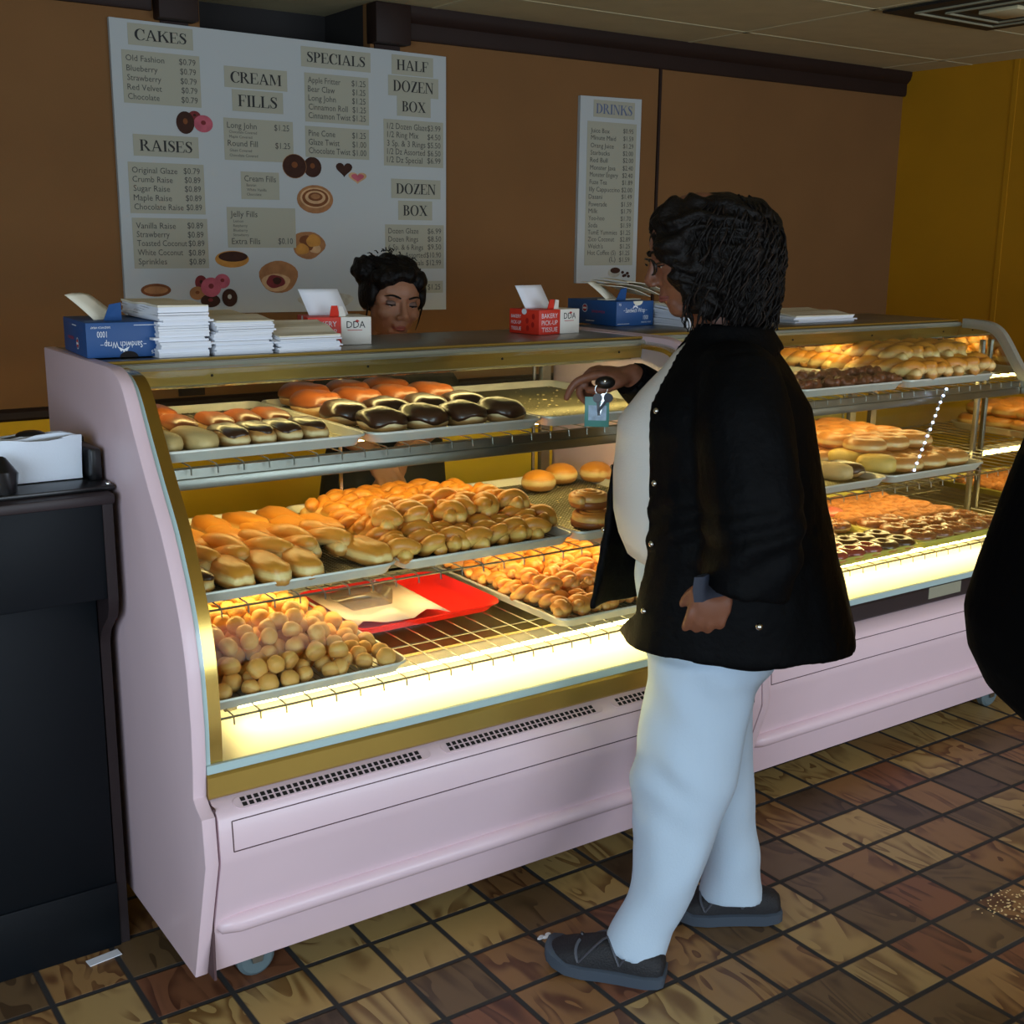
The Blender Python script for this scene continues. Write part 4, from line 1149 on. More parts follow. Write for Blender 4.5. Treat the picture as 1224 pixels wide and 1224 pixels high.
for i, (x, y) in enumerate(((-0.920, 0.815), (-0.800, 0.815), (-0.690, 0.815))):
    put(mb_, USED, (x, y, zt), random.uniform(-.08, .12), 'maple-iced bar at the back of the top shelf, %s from the left' % ORD[i])
def crumbs(x0, x1, y0, y1, z, n, label):
    mb = MB()
    for i in range(n):
        mb.ell((random.uniform(x0, x1), random.uniform(y0, y1), z), (random.uniform(.001, .005), random.uniform(.001, .004), .0008), 6, 4)
    tag(mb.build('sugar_crumbs', M['flake']), label, 'crumbs', kind='stuff')
crumbs(-0.52, -0.13, 0.32, 0.85, zt+0.001, 110, 'pale sugar crumbs scattered on the empty mesh pan, top shelf')

# ---- first case, middle shelf
tray(TRAY_F, -1.478, 0.150, Z_MID, 'mesh pan under the long golden twists, middle shelf left')
tray(TRAY_W, -1.018, 0.150, Z_MID, 'sheet pan with wire rack full of glazed knots, middle shelf')
tray(TRAY_F, -0.558, 0.150, Z_MID, 'mesh pan holding three buns and two cinnamon rolls, middle shelf')
zm = Z_MID+RK
put(make_bar('x', 'long john', (0.056, 0.150, 0.050), 'golden', 'choc', 6.1, reach=1.1), USED, (-1.440, 0.245, zm), 0.18, 'chocolate-iced long john beside the gold frame, middle shelf')
tw = [make_bar('x', 'long john', (0.066, 0.165, 0.056), 'golden', None, 2.0+k, lump=0.16, name='golden_long_john') for k in range(3)]
tws = [make_twist('x', 0.17, 0.032, 0.7, 'golden', 0.6+k, name='long_twist') for k in range(2)]
rows = [('front row', 0.235, (-1.362, -1.290, -1.218, -1.060)), ('second row', 0.335, (-1.400, -1.325, -1.250, -1.176, -1.108)),
        ('third row', 0.450, (-1.430, -1.355, -1.275, -1.195, -1.118, -1.060)), ('rear row', 0.590, (-1.440, -1.352, -1.262, -1.180, -1.095))]
kk = 0
for nm, y, xs in rows:
    for i, x in enumerate(xs):
        pr = tw[kk % 3] if (nm != 'second row') else tws[kk % 2]; kk += 1
        put(pr, USED, (x, y+random.uniform(-.01, .01), zm+(0.0 if nm in ('front row', 'rear row') else 0.006)), random.uniform(0.02, .22), '%s long golden doughnut, %s from the left in the %s, middle shelf' % ('plain' if nm != 'second row' else 'twisted', ORD[i], nm))
# knots
kn = [make_twist('x', 0.085, 0.029, 0.95, 'knot', 1.1*k, name='glazed_knot', cat='knot', bend=0.012*(k-1)) for k in range(3)]
G1 = 'glazed golden knots heaped on the middle shelf'
for j in range(8):
    for i in range(8):
        if j == 7 and i in (0, 1, 7): continue
        x = -0.985+0.0555*i+random.uniform(-.006, .006); y = 0.205+0.070*j+random.uniform(-.008, .008)
        if j == 0 and i == 7: continue
        front = j == 0
        lab = ('glazed knot in the front row of the middle pan, %s from the left' % ORD[i]) if front else 'glazed golden knot in the heap behind the front row, middle pan'
        put(kn[(i+j) % 3], USED, (x, y, zm+(0.0 if j in (0, 7) else random.uniform(0.0, 0.010))), random.uniform(-.5, .5)+(0.3 if j < 2 else pi/2*(random.random() < .4)), lab, None if front else G1)
for j in range(2):
    for i in range(6):
        x = -0.955+0.060*i+random.uniform(-.01, .01); y = 0.30+0.085*j+random.uniform(-.01, .01)
        put(kn[(i+2*j) % 3], USED, (x, y, zm+0.036+random.uniform(0, .006)), random.uniform(-.8, .8), 'glazed golden knot in the heap behind the front row, middle pan', G1)
rb = make_bar('x', 'bun', (0.092, 0.092, 0.062), 'golden', None, 8.2, n=2.2, lump=0.05, name='filled_bun')
put(rb, USED, (-0.318, 0.640, zm), 0, 'round filled bun at the rear of the mesh pan, nearest the knots')
put(rb, USED, (-0.205, 0.690, zm), 0.9, 'round filled bun at the rear of the mesh pan, middle one of three')
put(rb, USED, (-0.105, 0.660, zm), 2.1, 'round filled bun at the rear of the mesh pan, farthest of three')
ro = make_roll('x', 0.056); ro2 = make_roll('x', 0.048, 2.0)
put(ro, USED, (-0.452, 0.235, zm), 0.3, 'large cinnamon roll at the front of the mesh pan, under a smaller roll')
put(ro2, USED, (-0.452, 0.250, zm+0.043), 1.2, 'smaller cinnamon roll lying on top of a larger one')
put(ro, USED, (-0.330, 0.240, zm), 1.9, 'cinnamon roll behind the customer at the front of the mesh pan')
crumbs(-0.52, -0.13, 0.20, 0.72, zm+0.001, 90, 'pale sugar crumbs scattered on the mesh pan, middle shelf')

# ---- first case, lowest shelf
tray(TRAY_W, -1.478, 0.108, Z_LOW, 'sheet pan heaped with doughnut holes, lowest shelf left')
tray(TRAY_W, -0.600, 0.150, Z_LOW, 'sheet pan of cinnamon knots, lowest shelf right')
zl = Z_LOW+RK
ball = []
for k in range(4):
    mb = dough_bun(MB(), (0.042, 0.042, 0.040), 2.1, 0.09, 3.3*k, seg=16, ring=10)
    ball.append(tag(mb.build('doughnut_hole', M['ball'], None, smooth=180), 'round golden doughnut hole in the heap on the lowest shelf', 'doughnut hole', 'doughnut holes heaped on the left pan'))
def bput(x, y, z):
    put(random.choice(ball), USED, (x, y, z), rot=(random.uniform(-.9, .9), random.uniform(-.9, .9), random.uniform(0, 6.3)), scale=(random.uniform(.84, 1.02),)*3)
for j in range(14):
    for i in range(10):
        x = -1.448+0.0425*i+(0.011 if j % 2 else -0.006)+random.uniform(-.006, .006); y = 0.140+0.0405*j+random.uniform(-.006, .006)
        if -1.462 < x < -1.042: bput(x, y, zl+0.003+random.uniform(0, .004))
for j in range(12):
    for i in range(8):
        if i == 7 and j < 4: continue
        x = -1.440+0.045*i+(0.014 if j % 2 else 0)+random.uniform(-.009, .009); y = 0.165+0.043*j+random.uniform(-.009, .009)
        bput(x, y, zl+0.032+random.uniform(0, .008))
for j in range(9):
    for i in range(6):
        x = -1.425+0.047*i+random.uniform(-.012, .012); y = 0.235+0.046*j+random.uniform(-.01, .01)
        if random.random() < 0.86: bput(x, y, zl+0.062+random.uniform(0, .010))
ck = [make_twist('x', 0.066, 0.023, 0.9, 'cinn', 1.3*k, name='cinnamon_knot', cat='knot', bend=0.008) for k in range(3)]
G2 = 'small cinnamon knots on the lowest shelf'
for j in range(8):
    for i in range(9):
        x = -0.572+0.0460*i+random.uniform(-.006, .006); y = 0.200+0.066*j+random.uniform(-.008, .008)
        put(ck[(i+j) % 3], USED, (x, y, zl+random.uniform(0, .008)), random.uniform(-.7, .7), 'small lobed cinnamon knot on the lowest shelf', G2)
for j in range(5):
    for i in range(6):
        x = -0.535+0.056*i+random.uniform(-.01, .01); y = 0.30+0.075*j+random.uniform(-.01, .01)
        put(ck[(i+j) % 3], USED, (x, y, zl+0.030), random.uniform(-.8, .8), 'small lobed cinnamon knot on the lowest shelf', G2)
# red tray with a sheet of paper and a clear box between the two pans
rt = thing('red_tray', 'red plastic tray with rounded corners between the two lowest pans', 'tray', (-0.826, 0.52, Z_LOW), 0.0)
mb = MB(); mb.loft([rrect(0.37, 0.30, 0.04, 0.0), rrect(0.405, 0.335, 0.05, 0.018), rrect(0.415, 0.345, 0.052, 0.0195), rrect(0.41, 0.34, 0.05, 0.022), rrect(0.395, 0.325, 0.048, 0.019), rrect(0.362, 0.292, 0.04, 0.003)])
mb.build('tray_body', M['redplastic'], rt, smooth=50)
pp = MB(); k = 10
pp.loft([[Vector((-0.15+0.24*i/k, -0.155+0.02*sin(i), 0.0255+0.004*sin(i*1.7))) for i in range(k+1)], [Vector((-0.15+0.24*i/k, 0.12, 0.0265+0.003*sin(i*1.3+1))) for i in range(k+1)]], 0, False, False)
po_ = pp.build('waxed_paper', mat('pink_white_paper', (214, 190, 178), 0.4), None, loc=(-0.866, 0.52, Z_LOW), smooth=180)
tag(po_, 'sheet of waxed paper lying in the red tray', 'paper')
so = po_.modifiers.new('t', 'SOLIDIFY'); so.thickness = 0.0008
cbx = MB(); cbx.rbox(-0.055, 0.055, -0.06, 0.06, 0, 0.042, 0.008)
tag(cbx.build('clear_box', glass_mat('clear_plastic', (0.93, 0.92, 0.91), 0.6), None, loc=(-0.935, 0.50, Z_LOW+0.034)), 'small clear plastic box standing on the waxed paper in the red tray', 'box')

# ---- second case (its shelves stand 6 cm farther back)
OY = 0.06
tray(TRAY_W, 0.365, 0.276+OY, Z_TOP, 'sheet pan with nutty fritters along its front, top shelf of the second case')
tray(TRAY_W, 0.826, 0.276+OY, Z_TOP, 'sheet pan heaped with plaited buns, top shelf of the second case')
nf = [make_fritter('x', 0.082, 'nutty', k) for k in range(3)]
for j in range(3):
    for i in range(7):
        put(nf[(i+j) % 3], USED, (0.395+0.066*i+random.uniform(-.006, .006), 0.385+0.07*j, zt+(0.0 if j != 1 else 0.012)), random.uniform(0, 6), 'dark nut-covered fritter, %s from the customer in the %s row' % (ORD[i], ('front', 'second', 'rear')[j]))
pl = [make_twist('x', 0.14, 0.034, 1.1, 'golden', 1.0*k, name='plaited_bun', cat='bun') for k in range(3)]
G3 = 'plaited golden buns heaped in the second case'
for j in range(5):
    for i in range(6):
        put(pl[(i+j) % 3], USED, (0.868+0.070*i+random.uniform(-.006, .006), 0.400+0.108*j, zt+random.uniform(0, .01)), random.uniform(-.2, .3), ('plaited golden bun, %s from the left along the front of the heap' % ORD[i]) if j == 0 else 'plaited golden bun in the heap behind its front row, second case', None if j == 0 else G3)
for j in range(4):
    for i in range(5):
        put(pl[(i+2*j) % 3], USED, (0.900+0.072*i, 0.470+0.105*j, zt+0.046), random.uniform(-.3, .4), 'plaited golden bun in the heap behind its front row, second case', G3)
# middle shelf
tray(TRAY_F, 0.160, 0.150+OY, Z_MID, 'mesh pan with two bars left on it, middle shelf of the second case')
tray(TRAY_W, 0.620, 0.150+OY, Z_MID, 'sheet pan of glazed raised rings, middle shelf of the second case')
put(make_bar('x', 'long john', (0.070, 0.13, 0.055), 'pale', None, 9.0, name='cream_bar'), USED, (0.500, 0.330, zm), 0.3, 'pale cream bar beside the jacket, middle shelf of the second case')
put(cb, USED, (0.575, 0.345, zm), 0.2, 'chocolate bar beside the pale cream bar, middle shelf of the second case', scale=(.8, .9, .8))
cu = make_bar('x', 'bun', (0.090, 0.12, 0.060), 'custard', None, 10.0, name='custard_bun', lump=0.06)
put(cu, USED, (0.700, 0.330, zm), 0.5, 'custard-yellow bun at the front of the glazed rings, nearer the customer')
put(cu, USED, (0.695, 0.440, zm), 0.3, 'custard-yellow bun just behind the front one, second case')
rg = make_ring('x', 0.038, 0.0285, 'ringdough', None, 0.5, name='glazed_ring'); rg2 = make_ring('x', 0.038, 0.0285, 'ringdough', None, 2.5, name='glazed_ring')
for j in range(5):
    for i in range(4):
        x = 0.675+0.108*i; y = 0.285+0.112*j
        if i == 0 and j < 2: continue
        put((rg, rg2)[(i+j) % 2], USED, (x+random.uniform(-.006, .006), y+OY*0.3, zm+random.uniform(0, .004)), random.uniform(0, 6), 'glazed raised ring, %s from the left in the %s row, second case middle shelf' % (ORD[i], ORD[j]))
for j in range(4):
    for i in range(3):
        put((rg, rg2)[(i+j) % 2], USED, (0.750+0.110*i, 0.42+0.105*j, zm+0.044), random.uniform(0, 6), 'glazed raised ring stacked on the lower layer, second case middle shelf', 'glazed rings stacked in the second case')
# lowest shelf
TRAY_Y = make_tray(TW, TD, 'x', 'wire', 'tray_yellow')
tray(TRAY_Y, 0.275, 0.108+OY, Z_LOW, 'yellow-green pan of berry and chocolate rings, lowest shelf of the second case')
tray(TRAY_Y, 0.735, 0.108+OY, Z_LOW, 'yellow-green pan of nut-topped and crumb-coated rings, lowest shelf of the second case')
r_red = make_ring('x', 0.026, 0.0185, 'ringdough', 'redice', 1.0); r_cho = make_ring('x', 0.026, 0.0185, 'ringdough', 'choc', 2.0, nuts=None)
r_nut = make_ring('x', 0.028, 0.020, 'ringdough', 'maple', 3.0, nuts='crumb'); r_mpl = make_ring('x', 0.026, 0.0185, 'ringdough', 'maple', 4.0)
r_pnk = make_ring('x', 0.030, 0.0205, 'ringdough', 'pinkice', 5.0); r_crm = make_ring('x', 0.029, 0.021, 'crumb', None, 6.0, name='crumb_ring', lump=0.12)
kinds = [[r_red]*4+[r_cho]*2, [r_red]*3+[r_cho]*3, [r_mpl]*4+[r_mpl]*2, [r_mpl]*3+[r_nut]*3]
nm = {r_red.name: 'berry-iced', r_cho.name: 'chocolate-iced', r_mpl.name: 'maple-iced', r_nut.name: 'nut-topped', r_pnk.name: 'pink-iced', r_crm.name: 'crumb-coated'}
for j, row in enumerate(kinds):
    for i, pr in enumerate(row):
        if j == 2 and i > 3: continue
        put(pr, USED, (0.318+0.0725*i, 0.212+0.080*j, zl), random.uniform(0, 6), '%s cake ring, %s from the customer, %s row of the lowest shelf' % (nm[pr.name], ORD[i], ORD[j]))
for j in range(6):
    for i in range(5):
        pr = r_nut if j < 2 or (j == 2 and i < 2) else r_crm
        if j > 3 and i < 1: pr = r_pnk
        put(pr, USED, (0.792+0.085*i, 0.225+0.088*j, zl), random.uniform(0, 6), '%s ring, %s across in the %s row of the farther lowest pan' % (nm[pr.name], ORD[i], ORD[j]))
put(r_pnk, USED, (0.640, 0.640, zl), 0.4, 'pink-iced ring alone at the rear of the berry ring pan')
# ------------------------------------------------------------------ black counter and napkins
def black_counter():
    t = thing('counter', 'black painted wooden counter standing left of the pink case', 'counter', (-1.53, 0.46, 0))
    w = 1.35
    MB().rbox(-w, -0.03, 0.0, 0.62, 0.145, 0.81, 0.003).build('cabinet_body', M['blackpaint'], t)
    MB().rbox(-w, -0.025, -0.075, 0.62, 0.805, 1.0, 0.004).build('drawer_front', M['blackpaint'], t)
    MB().rbox(-w, -0.004, -0.085, 0.62, 0.998, 1.019, 0.005).build('worktop', M['blackwood'], t)
    MB().rbox(-w, -0.028, -0.006, 0.62, 0.0, 0.15, 0.003).build('plinth', M['blackpaint'], t)
    # side board with a scooped bracket under the overhang
    pr = [(0.60, 0.0), (0.0, 0.0), (0.0, 0.685), (-0.004, 0.70), (-0.016, 0.722), (-0.042, 0.744), (-0.066, 0.762), (-0.076, 0.785), (-0.079, 0.81), (-0.079, 0.997), (0.60, 0.997)]
    MB().prism([(y, z+0.001) for y, z in pr], 'x', -0.028, -0.008).build('side_board', M['blackwood'], t, smooth=30)
black_counter()

def napkin_holder():
    t = thing('napkin_holder', 'black napkin holder on the black counter', 'napkin holder', (-1.70, 0.47, 1.019))
    MB().rbox(-0.22, 0.178, -0.06, 0.14, 0.0, 0.010, 0.003).build('base', M['blackplastic'], t)
    MB().rbox(0.150, 0.172, 0.0, 0.11, 0.008, 0.075, 0.006).build('side_wall', M['blackplastic'], t)
    MB().rbox(-0.22, 0.17, 0.112, 0.124, 0.008, 0.085, 0.004).build('back_wall', M['blackplastic'], t)
    k = MB().tube([(-0.028, -0.018, 0.008), (-0.028, -0.024, 0.045), (-0.028, -0.004, 0.066)], [0.030, 0.034, 0.020], 14)
    k.build('press_arm', M['blackplastic'], t, smooth=60)
    k = MB().ell((0.055, 0.072, 0.100), (0.03, 0.024, 0.011), 14, 8).tube([(0.055, 0.075, 0.100), (0.0, 0.085, 0.092), (-0.06, 0.098, 0.085)], 0.005, 6)
    k.build('weight', M['blackplastic'], t, smooth=60)
    for x in (-0.085, 0.166):
        MB().ell((x, -0.052, 0.012), 0.005, 8, 6).build('stud', M['steel'], t)
    mb = MB(); rnd = random.Random(3); n = 16
    for s in range(9):
        y = 0.034+0.0075*s; hh = 0.084+0.008*rnd.random()-(0.01 if 3 <= s <= 6 else 0); dx = rnd.uniform(-.008, .008)
        rows = []
        for j in range(6):
            z = 0.012+hh*j/5
            rows.append([Vector((-0.195+dx+0.335*i/n, y-0.012*(j/5)**2*(1.0 if s == 0 else 0.2)+0.003*sin(i*1.1+s)*(j/5), z+(0.004*sin(i*0.9+s*2)+0.008*(i/n-0.5)*rnd.uniform(-.4, .8) if j == 5 else 0))) for i in range(n+1)])
        for b, a in zip(rows[:-1], rows[1:]):
            pass
        top = [[p+Vector((0, 0.0052, 0)) for p in r] for r in rows]
        ring = [r+q[::-1] for r, q in zip(rows, top)]
        mb.loft(ring, 0, True, True)
    o = mb.build('napkin_stack', M['napkin'], None, loc=(-1.70, 0.47, 1.019), smooth=60)
    tag(o, 'white paper napkins standing in the black napkin holder', 'napkins')
napkin_holder()
MB_ = MB().box(-0.035, 0.035, -0.012, 0.012, 0, 0.002)
tag(MB_.build('paper_scrap', M['paper'], None, loc=(-1.605, 0.425, 0.0005), rot=(0, 0, 0.12)), 'scrap of white paper on the floor at the foot of the black counter', 'paper scrap')

# ------------------------------------------------------------------ things on top of the cases
ZT = 1.2580
def wrap_box(label, loc, rz, upside):
    t = thing('wrap_box', label, 'box', loc, rz)
    w, d, h = 0.15, 0.23, 0.073
    b = MB()
    # carton with a slot in the top
    b.rbox(0, w, 0, d, 0, h, 0.002)
    b.build('carton', M['boxblue'], t)
    T = plane_T((0, -0.0006, 0), (1, 0, 0), (0, 0, 1), (0, -1, 0))
    if upside: T = plane_T((w, -0.0006, h), (-1, 0, 0), (0, 0, -1), (0, -1, 0))
    p = MB()
    put_text(p, 'Sandwich Wrap', 0.078, 0.0135, T @ Matrix.Translation((0.036, 0.040, 0)), 0)
    p.box(0.028, 0.034, 0.0455, 0.0465, 0, 0.0004, 0, T); p.box(0.116, 0.122, 0.0455, 0.0465, 0, 0.0004, 0, T)
    put_text(p, '1000', 0.020, 0.013, T @ Matrix.Translation((0.108, 0.018, 0)), 0)
    put_text(p, 'SANDWICH WRAP', 0.040, 0.0045, T @ Matrix.Translation((0.100, 0.008, 0)), 0)
    put_text(p, '75', 0.010, 0.007, T @ Matrix.Translation((0.008, 0.060, 0)), 0)
    p.add([Vector(q) for q in ((0.075, 0.056, 0), (0.062, 0.050, 0), (0.066, 0.0555, 0), (0.069, 0.061, 0), (0.072, 0.058, 0), (0.075, 0.064, 0), (0.078, 0.058, 0), (0.081, 0.061, 0), (0.084, 0.0555, 0), (0.088, 0.050, 0))], [(0, 1, 2), (0, 2, 3), (0, 3, 4), (0, 4, 5), (0, 5, 6), (0, 6, 7), (0, 7, 8), (0, 8, 9)], 0, T)
    p.box(0.004, 0.052, 0.006, 0.0072, 0, 0.0004, 0, T)
    p.build('front_print', M['inkwhite'], t, smooth=0)
    S = plane_T((-0.0006, d, 0), (0, -1, 0), (0, 0, 1), (-1, 0, 0))
    if upside: S = plane_T((-0.0006, 0, h), (0, 1, 0), (0, 0, -1), (-1, 0, 0))
    s = MB()
    for r, m in ((0.0125, 0), (0.0108, 1), (0.009, 2)):
        s.add([Vector((0.085+r*cos(2*pi*i/20), 0.048+r*sin(2*pi*i/20), 0.0002*(m+1))) for i in range(20)], [tuple(range(20))], m, S)
    s.box(0.077, 0.093, 0.0455, 0.0505, 0.0006, 0.0009, 0, S)
    s.build('seal_print', [M['inkwhite'], M['boxblue'], M['inkred']], t, smooth=0); s = MB()
    put_text(s, 'SANDWICH', 0.06, 0.007, S @ Matrix.Translation((0.118, 0.036, 0.0006)), 2)
    s.box(0.09, 0.13, 0.010, 0.012, 0, 0.0004, 0, S)
    s.build('side_print', [M['inkwhite'], M['boxblue'], M['inkred']], t, smooth=0)
    # half-round thumb notch
    n = MB()
    zc, sg = (0.0, 1) if upside else (h, -1)
    pts = [(w*0.5+0.010+0.019*cos(a*pi/12), zc+sg*0.013*sin(a*pi/12)) for a in range(13)]
    n.prism(pts, 'y', -0.0010, -0.0002)
    n.build('thumb_notch', M['papercream'] if not upside else M['hole'], t, smooth=0)
    # sheet pulled out of the slot and a torn blue flap
    sh = MB(); k = 8
    rows = []
    for i in range(k+1):
        u = i/k
        rows.append([Vector((0.038-0.052*u+0.060*v-0.006*u*v, 0.085+0.035*u+0.02*v, h-0.002+0.062*u-0.008*u*u+0.004*sin(v*3))) for v in (0, .33, .66, 1)])
    sh.loft(rows, 0, False, False)
    o = sh.build('pulled_sheet', M['papercream'], t, smooth=180)
    md = o.modifiers.new('t', 'SOLIDIFY'); md.thickness = 0.001
    MB().loft([[Vector((0.050, 0.06, h-0.001)), Vector((0.088, 0.06, h-0.001)), Vector((0.088, 0.063, h-0.001)), Vector((0.050, 0.063, h-0.001))],
               [Vector((0.062, 0.052, h+0.034)), Vector((0.086, 0.052, h+0.038)), Vector((0.086, 0.054, h+0.038)), Vector((0.062, 0.054, h+0.034))]]).build('torn_flap', M['boxblue'], t)
    return t
wrap_box('blue sandwich wrap carton lying upside down on the pink end panel', (-1.508, 0.598, ZT+0.0025), radians(-4), True)
wrap_box('blue sandwich wrap carton standing upright on the second case beside the customer', (0.109, 0.848, ZT), radians(2), False)

def tissue_box(label, loc, rz):
    t = thing('tissue_box', label, 'box', loc, rz)
    w, d, h = 0.155, 0.118, 0.066
    MB().rbox(0, w*0.52, 0, d, 0, h, 0.0015).build('carton', M['boxred'], t)
    MB().rbox(w*0.52, w, 0, d, 0, h, 0.0015).build('white_carton_half', M['boxwhite'], t)
    T = plane_T((0, -0.0006, 0), (1, 0, 0), (0, 0, 1), (0, -1, 0))
    p = MB()
    for i, s in enumerate(('BAKERY', 'PICK-UP', 'TISSUE')):
        put_text(p, s, 0.060, 0.0125, T @ Matrix.Translation((0.010, 0.044-0.0185*i, 0)), 0)
    lg = MB(); put_text(lg, 'DDA', 0.046, 0.0165, T @ Matrix.Translation((0.094, 0.040, 0)), 0)
    lg.add([Vector((x, y, 0)) for x, y in ((0.114, 0.056), (0.120, 0.060), (0.126, 0.056), (0.120, 0.053))], [(0, 1, 2, 3)], 1, T)
    lg.box(0.096, 0.132, 0.034, 0.0355, 0, 0.0003, 1, T)
    p.build('front_print', M['inkwhite'], t, smooth=0)
    lg.build('logo_print', [M['ink'], M['inkred']], t, smooth=0)
    S = plane_T((-0.0006, d, 0), (0, -1, 0), (0, 0, 1), (-1, 0, 0))
    s = MB()
    for i, q in enumerate(('BAKERY', 'PICK-UP', 'TISSUE')):
        put_text(s, q, 0.040, 0.0095, S @ Matrix.Translation((0.008, 0.042-0.0165*i, 0)), 0)
    s.add([Vector((0.060+0.010*cos(2*pi*i/14), 0.060+0.008*sin(2*pi*i/14), 0)) for i in range(14)], [tuple(range(14))], 0, S)
    for cx, cy in ((0.072, 0.036), (0.094, 0.026), (0.074, 0.016), (0.096, 0.048)):
        MB().add([Vector((cx+0.006*cos(2*pi*i/10), cy+0.008*sin(2*pi*i/10), 0)) for i in range(10)], [tuple(range(10))], 0, S).build('printed_spot', M['boxreddark'], t, smooth=0)
    s.build('side_print', M['inkwhite'], t, smooth=0)
    rows = []
    for i in range(7):
        u = i/6
        rows.append([Vector((0.02+0.098*v-0.022*u, 0.075+0.02*u, h+0.062*u)) for v in (0, .3, .6, 1)])
    sh = MB().loft(rows, 0, False, False).build('pulled_tissue', M['paper'], t, smooth=180)
    md = sh.modifiers.new('t', 'SOLIDIFY'); md.thickness = 0.0008
    MB().loft([[Vector((0.060, 0.03, h-0.001)), Vector((0.085, 0.03, h-0.001)), Vector((0.085, 0.032, h-0.001)), Vector((0.060, 0.032, h-0.001))],
               [Vector((0.063, 0.022, h+0.026)), Vector((0.078, 0.022, h+0.026)), Vector((0.078, 0.024, h+0.026)), Vector((0.063, 0.024, h+0.026))]]).build('torn_flap', M['boxred'], t)
    MB().loft([[Vector((0.083, 0.028, h-0.001)), Vector((0.100, 0.028, h-0.001)), Vector((0.100, 0.030, h-0.001)), Vector((0.083, 0.030, h-0.001))],
               [Vector((0.080, 0.018, h+0.026)), Vector((0.090, 0.016, h+0.024)), Vector((0.090, 0.018, h+0.024)), Vector((0.080, 0.020, h+0.026))]]).build('white_flap', M['boxwhite'], t)
tissue_box('red and white bakery tissue box partly hidden behind the lowest paper stack', (-0.966, 0.690, ZT), radians(-13))
tissue_box('red and white bakery tissue box with a white sheet pulled up, right of the attendant', (-0.287, 0.693, ZT), radians(8))

def paper_stack(label, x0, x1, y0, y1, h, n, sd, curl=0.0, m='paper'):
    rnd = random.Random(sd); mb = MB(); K = 8
    z = 0
    for i in range(n):
        th = h/n; dx = rnd.uniform(-.0028, .0028); dy = rnd.uniform(-.005, .005); a = rnd.uniform(-.018, .018)
        if i in (n//3, n//3*2): dx += rnd.choice((-.008, .008))
        R = Matrix.Translation(((x0+x1)/2+dx, (y0+y1)/2+dy, 0)) @ Matrix.Rotation(a, 4, 'Z')
        w, d = (x1-x0)/2, (y1-y0)/2
        rings = []
        for k in range(K+1):
            u = -1+2*k/K
            c = curl*(i/n)*(0.5+0.5*u)
            zz = z+c+0.0015*sin(k*1.3+i)*(i/n)
            rings.append([Vector((-w, d*u, zz)), Vector((w, d*u, zz)), Vector((w, d*u, zz+th*0.985+0.002*sin(k+i)*(i == n-1))), Vector((-w, d*u, zz+th*0.985))])
        mb.loft(rings, 0 if i < n-1 else 1, True, True, R)
        z += th
    return tag(mb.build('paper_stack', [M[m], M['papercream']], None, smooth=0, loc=(0, 0, ZT)), label, 'paper stack')
paper_stack('tallest stack of white bakery papers, right beside the blue carton on the case', -1.368, -1.258, 0.560, 0.80, 0.112, 24, 1)
paper_stack('middle-height stack of white bakery papers next to the tallest one', -1.246, -1.112, 0.560, 0.80, 0.076, 18, 2, 0.006)
paper_stack('low stack of white bakery papers with curled tops in front of a red box', -1.100, -0.948, 0.552, 0.675, 0.036, 10, 3, 0.030)
paper_stack('sheaf of white papers between the blue carton and the customer on the second case', 0.275, 0.40, 0.72, 0.90, 0.058, 9, 5, 0.012)
paper_stack('flat pile of white papers on the second case right of the customer', 0.72, 1.00, 0.70, 0.90, 0.024, 5, 6, 0.012)
def loose_sheets():
    mb = MB()
    for k in range(3):
        rows = []
        for i in range(7):
            u = i/6
            rows.append([Vector((0.115+0.17*u+0.02*k, 0.90+0.13*v-0.02*k, ZT+0.118-0.036*u+0.010*sin(u*3)+0.006*k+0.008*v)) for v in (0, .5, 1)])
        low = [[p-Vector((0, 0, 0.0015)) for p in r] for r in rows]
        mb.loft([r+q[::-1] for r, q in zip(rows, low)], 0, True, True)
    mb.rbox(0.12, 0.26, 0.915, 0.955, ZT+0.0735, ZT+0.076, 0.001)
    tag(mb.build('loose_papers', M['papercream'], None, smooth=60), 'loose white sheets sliding off the upright blue carton', 'papers')
loose_sheets()

def floor_crumbs():
    rnd = random.Random(21); mb = MB()
    for i in range(90):
        a = rnd.uniform(0, 6.3); q = 0.10*rnd.random()**0.7
        mb.ell((0.22+q*cos(a), -0.530+0.55*q*sin(a), 0.0006), (rnd.uniform(.0012, .0042), rnd.uniform(.0012, .004), .0009), 6, 4)
    tag(mb.build('floor_crumbs', M['flake']), 'golden crumbs spilled on one brown floor tile', 'crumbs', kind='stuff')
    w = MB()
    for i in range(5): w.ell((0.006*i, 0.004*sin(i*2), 0.003), (0.008, 0.005, 0.003), 8, 5)
    tag(w.build('crumpled_wrapper', M['paper'], None, loc=(-0.785, -0.035, 0.0)), 'tiny crumpled white wrapper on the floor in front of the shoe', 'wrapper')
floor_crumbs()
# ------------------------------------------------------------------ people
def smooth3(pts, sub=5):
    pts = [Vector(p) for p in pts]; n = len(pts); r = []
    for i in range(n-1):
        p0, p1, p2, p3 = (pts[max(0, min(n-1, k))] for k in (i-1, i, i+1, i+2))
        for j in range(sub):
            t = j/sub
            r.append(0.5*((2*p1)+(-p0+p2)*t+(2*p0-5*p1+4*p2-p3)*t*t+(-p0+3*p1-3*p2+p3)*t**3))
    r.append(pts[-1]); return r
def smooth1(v, sub=5):
    return [p.x for p in smooth3([(a, 0, 0) for a in v], sub)]

def limb(mb, pts, rad, seg=14, T=None, sub=5):
    P = smooth3(pts, sub); R = smooth1(rad, sub)
    mb.tube(P, R, seg, T=T)
    for p, r in ((P[0], R[0]), (P[-1], R[-1])): mb.ell(p, r*0.98, 12, 8, T=T)

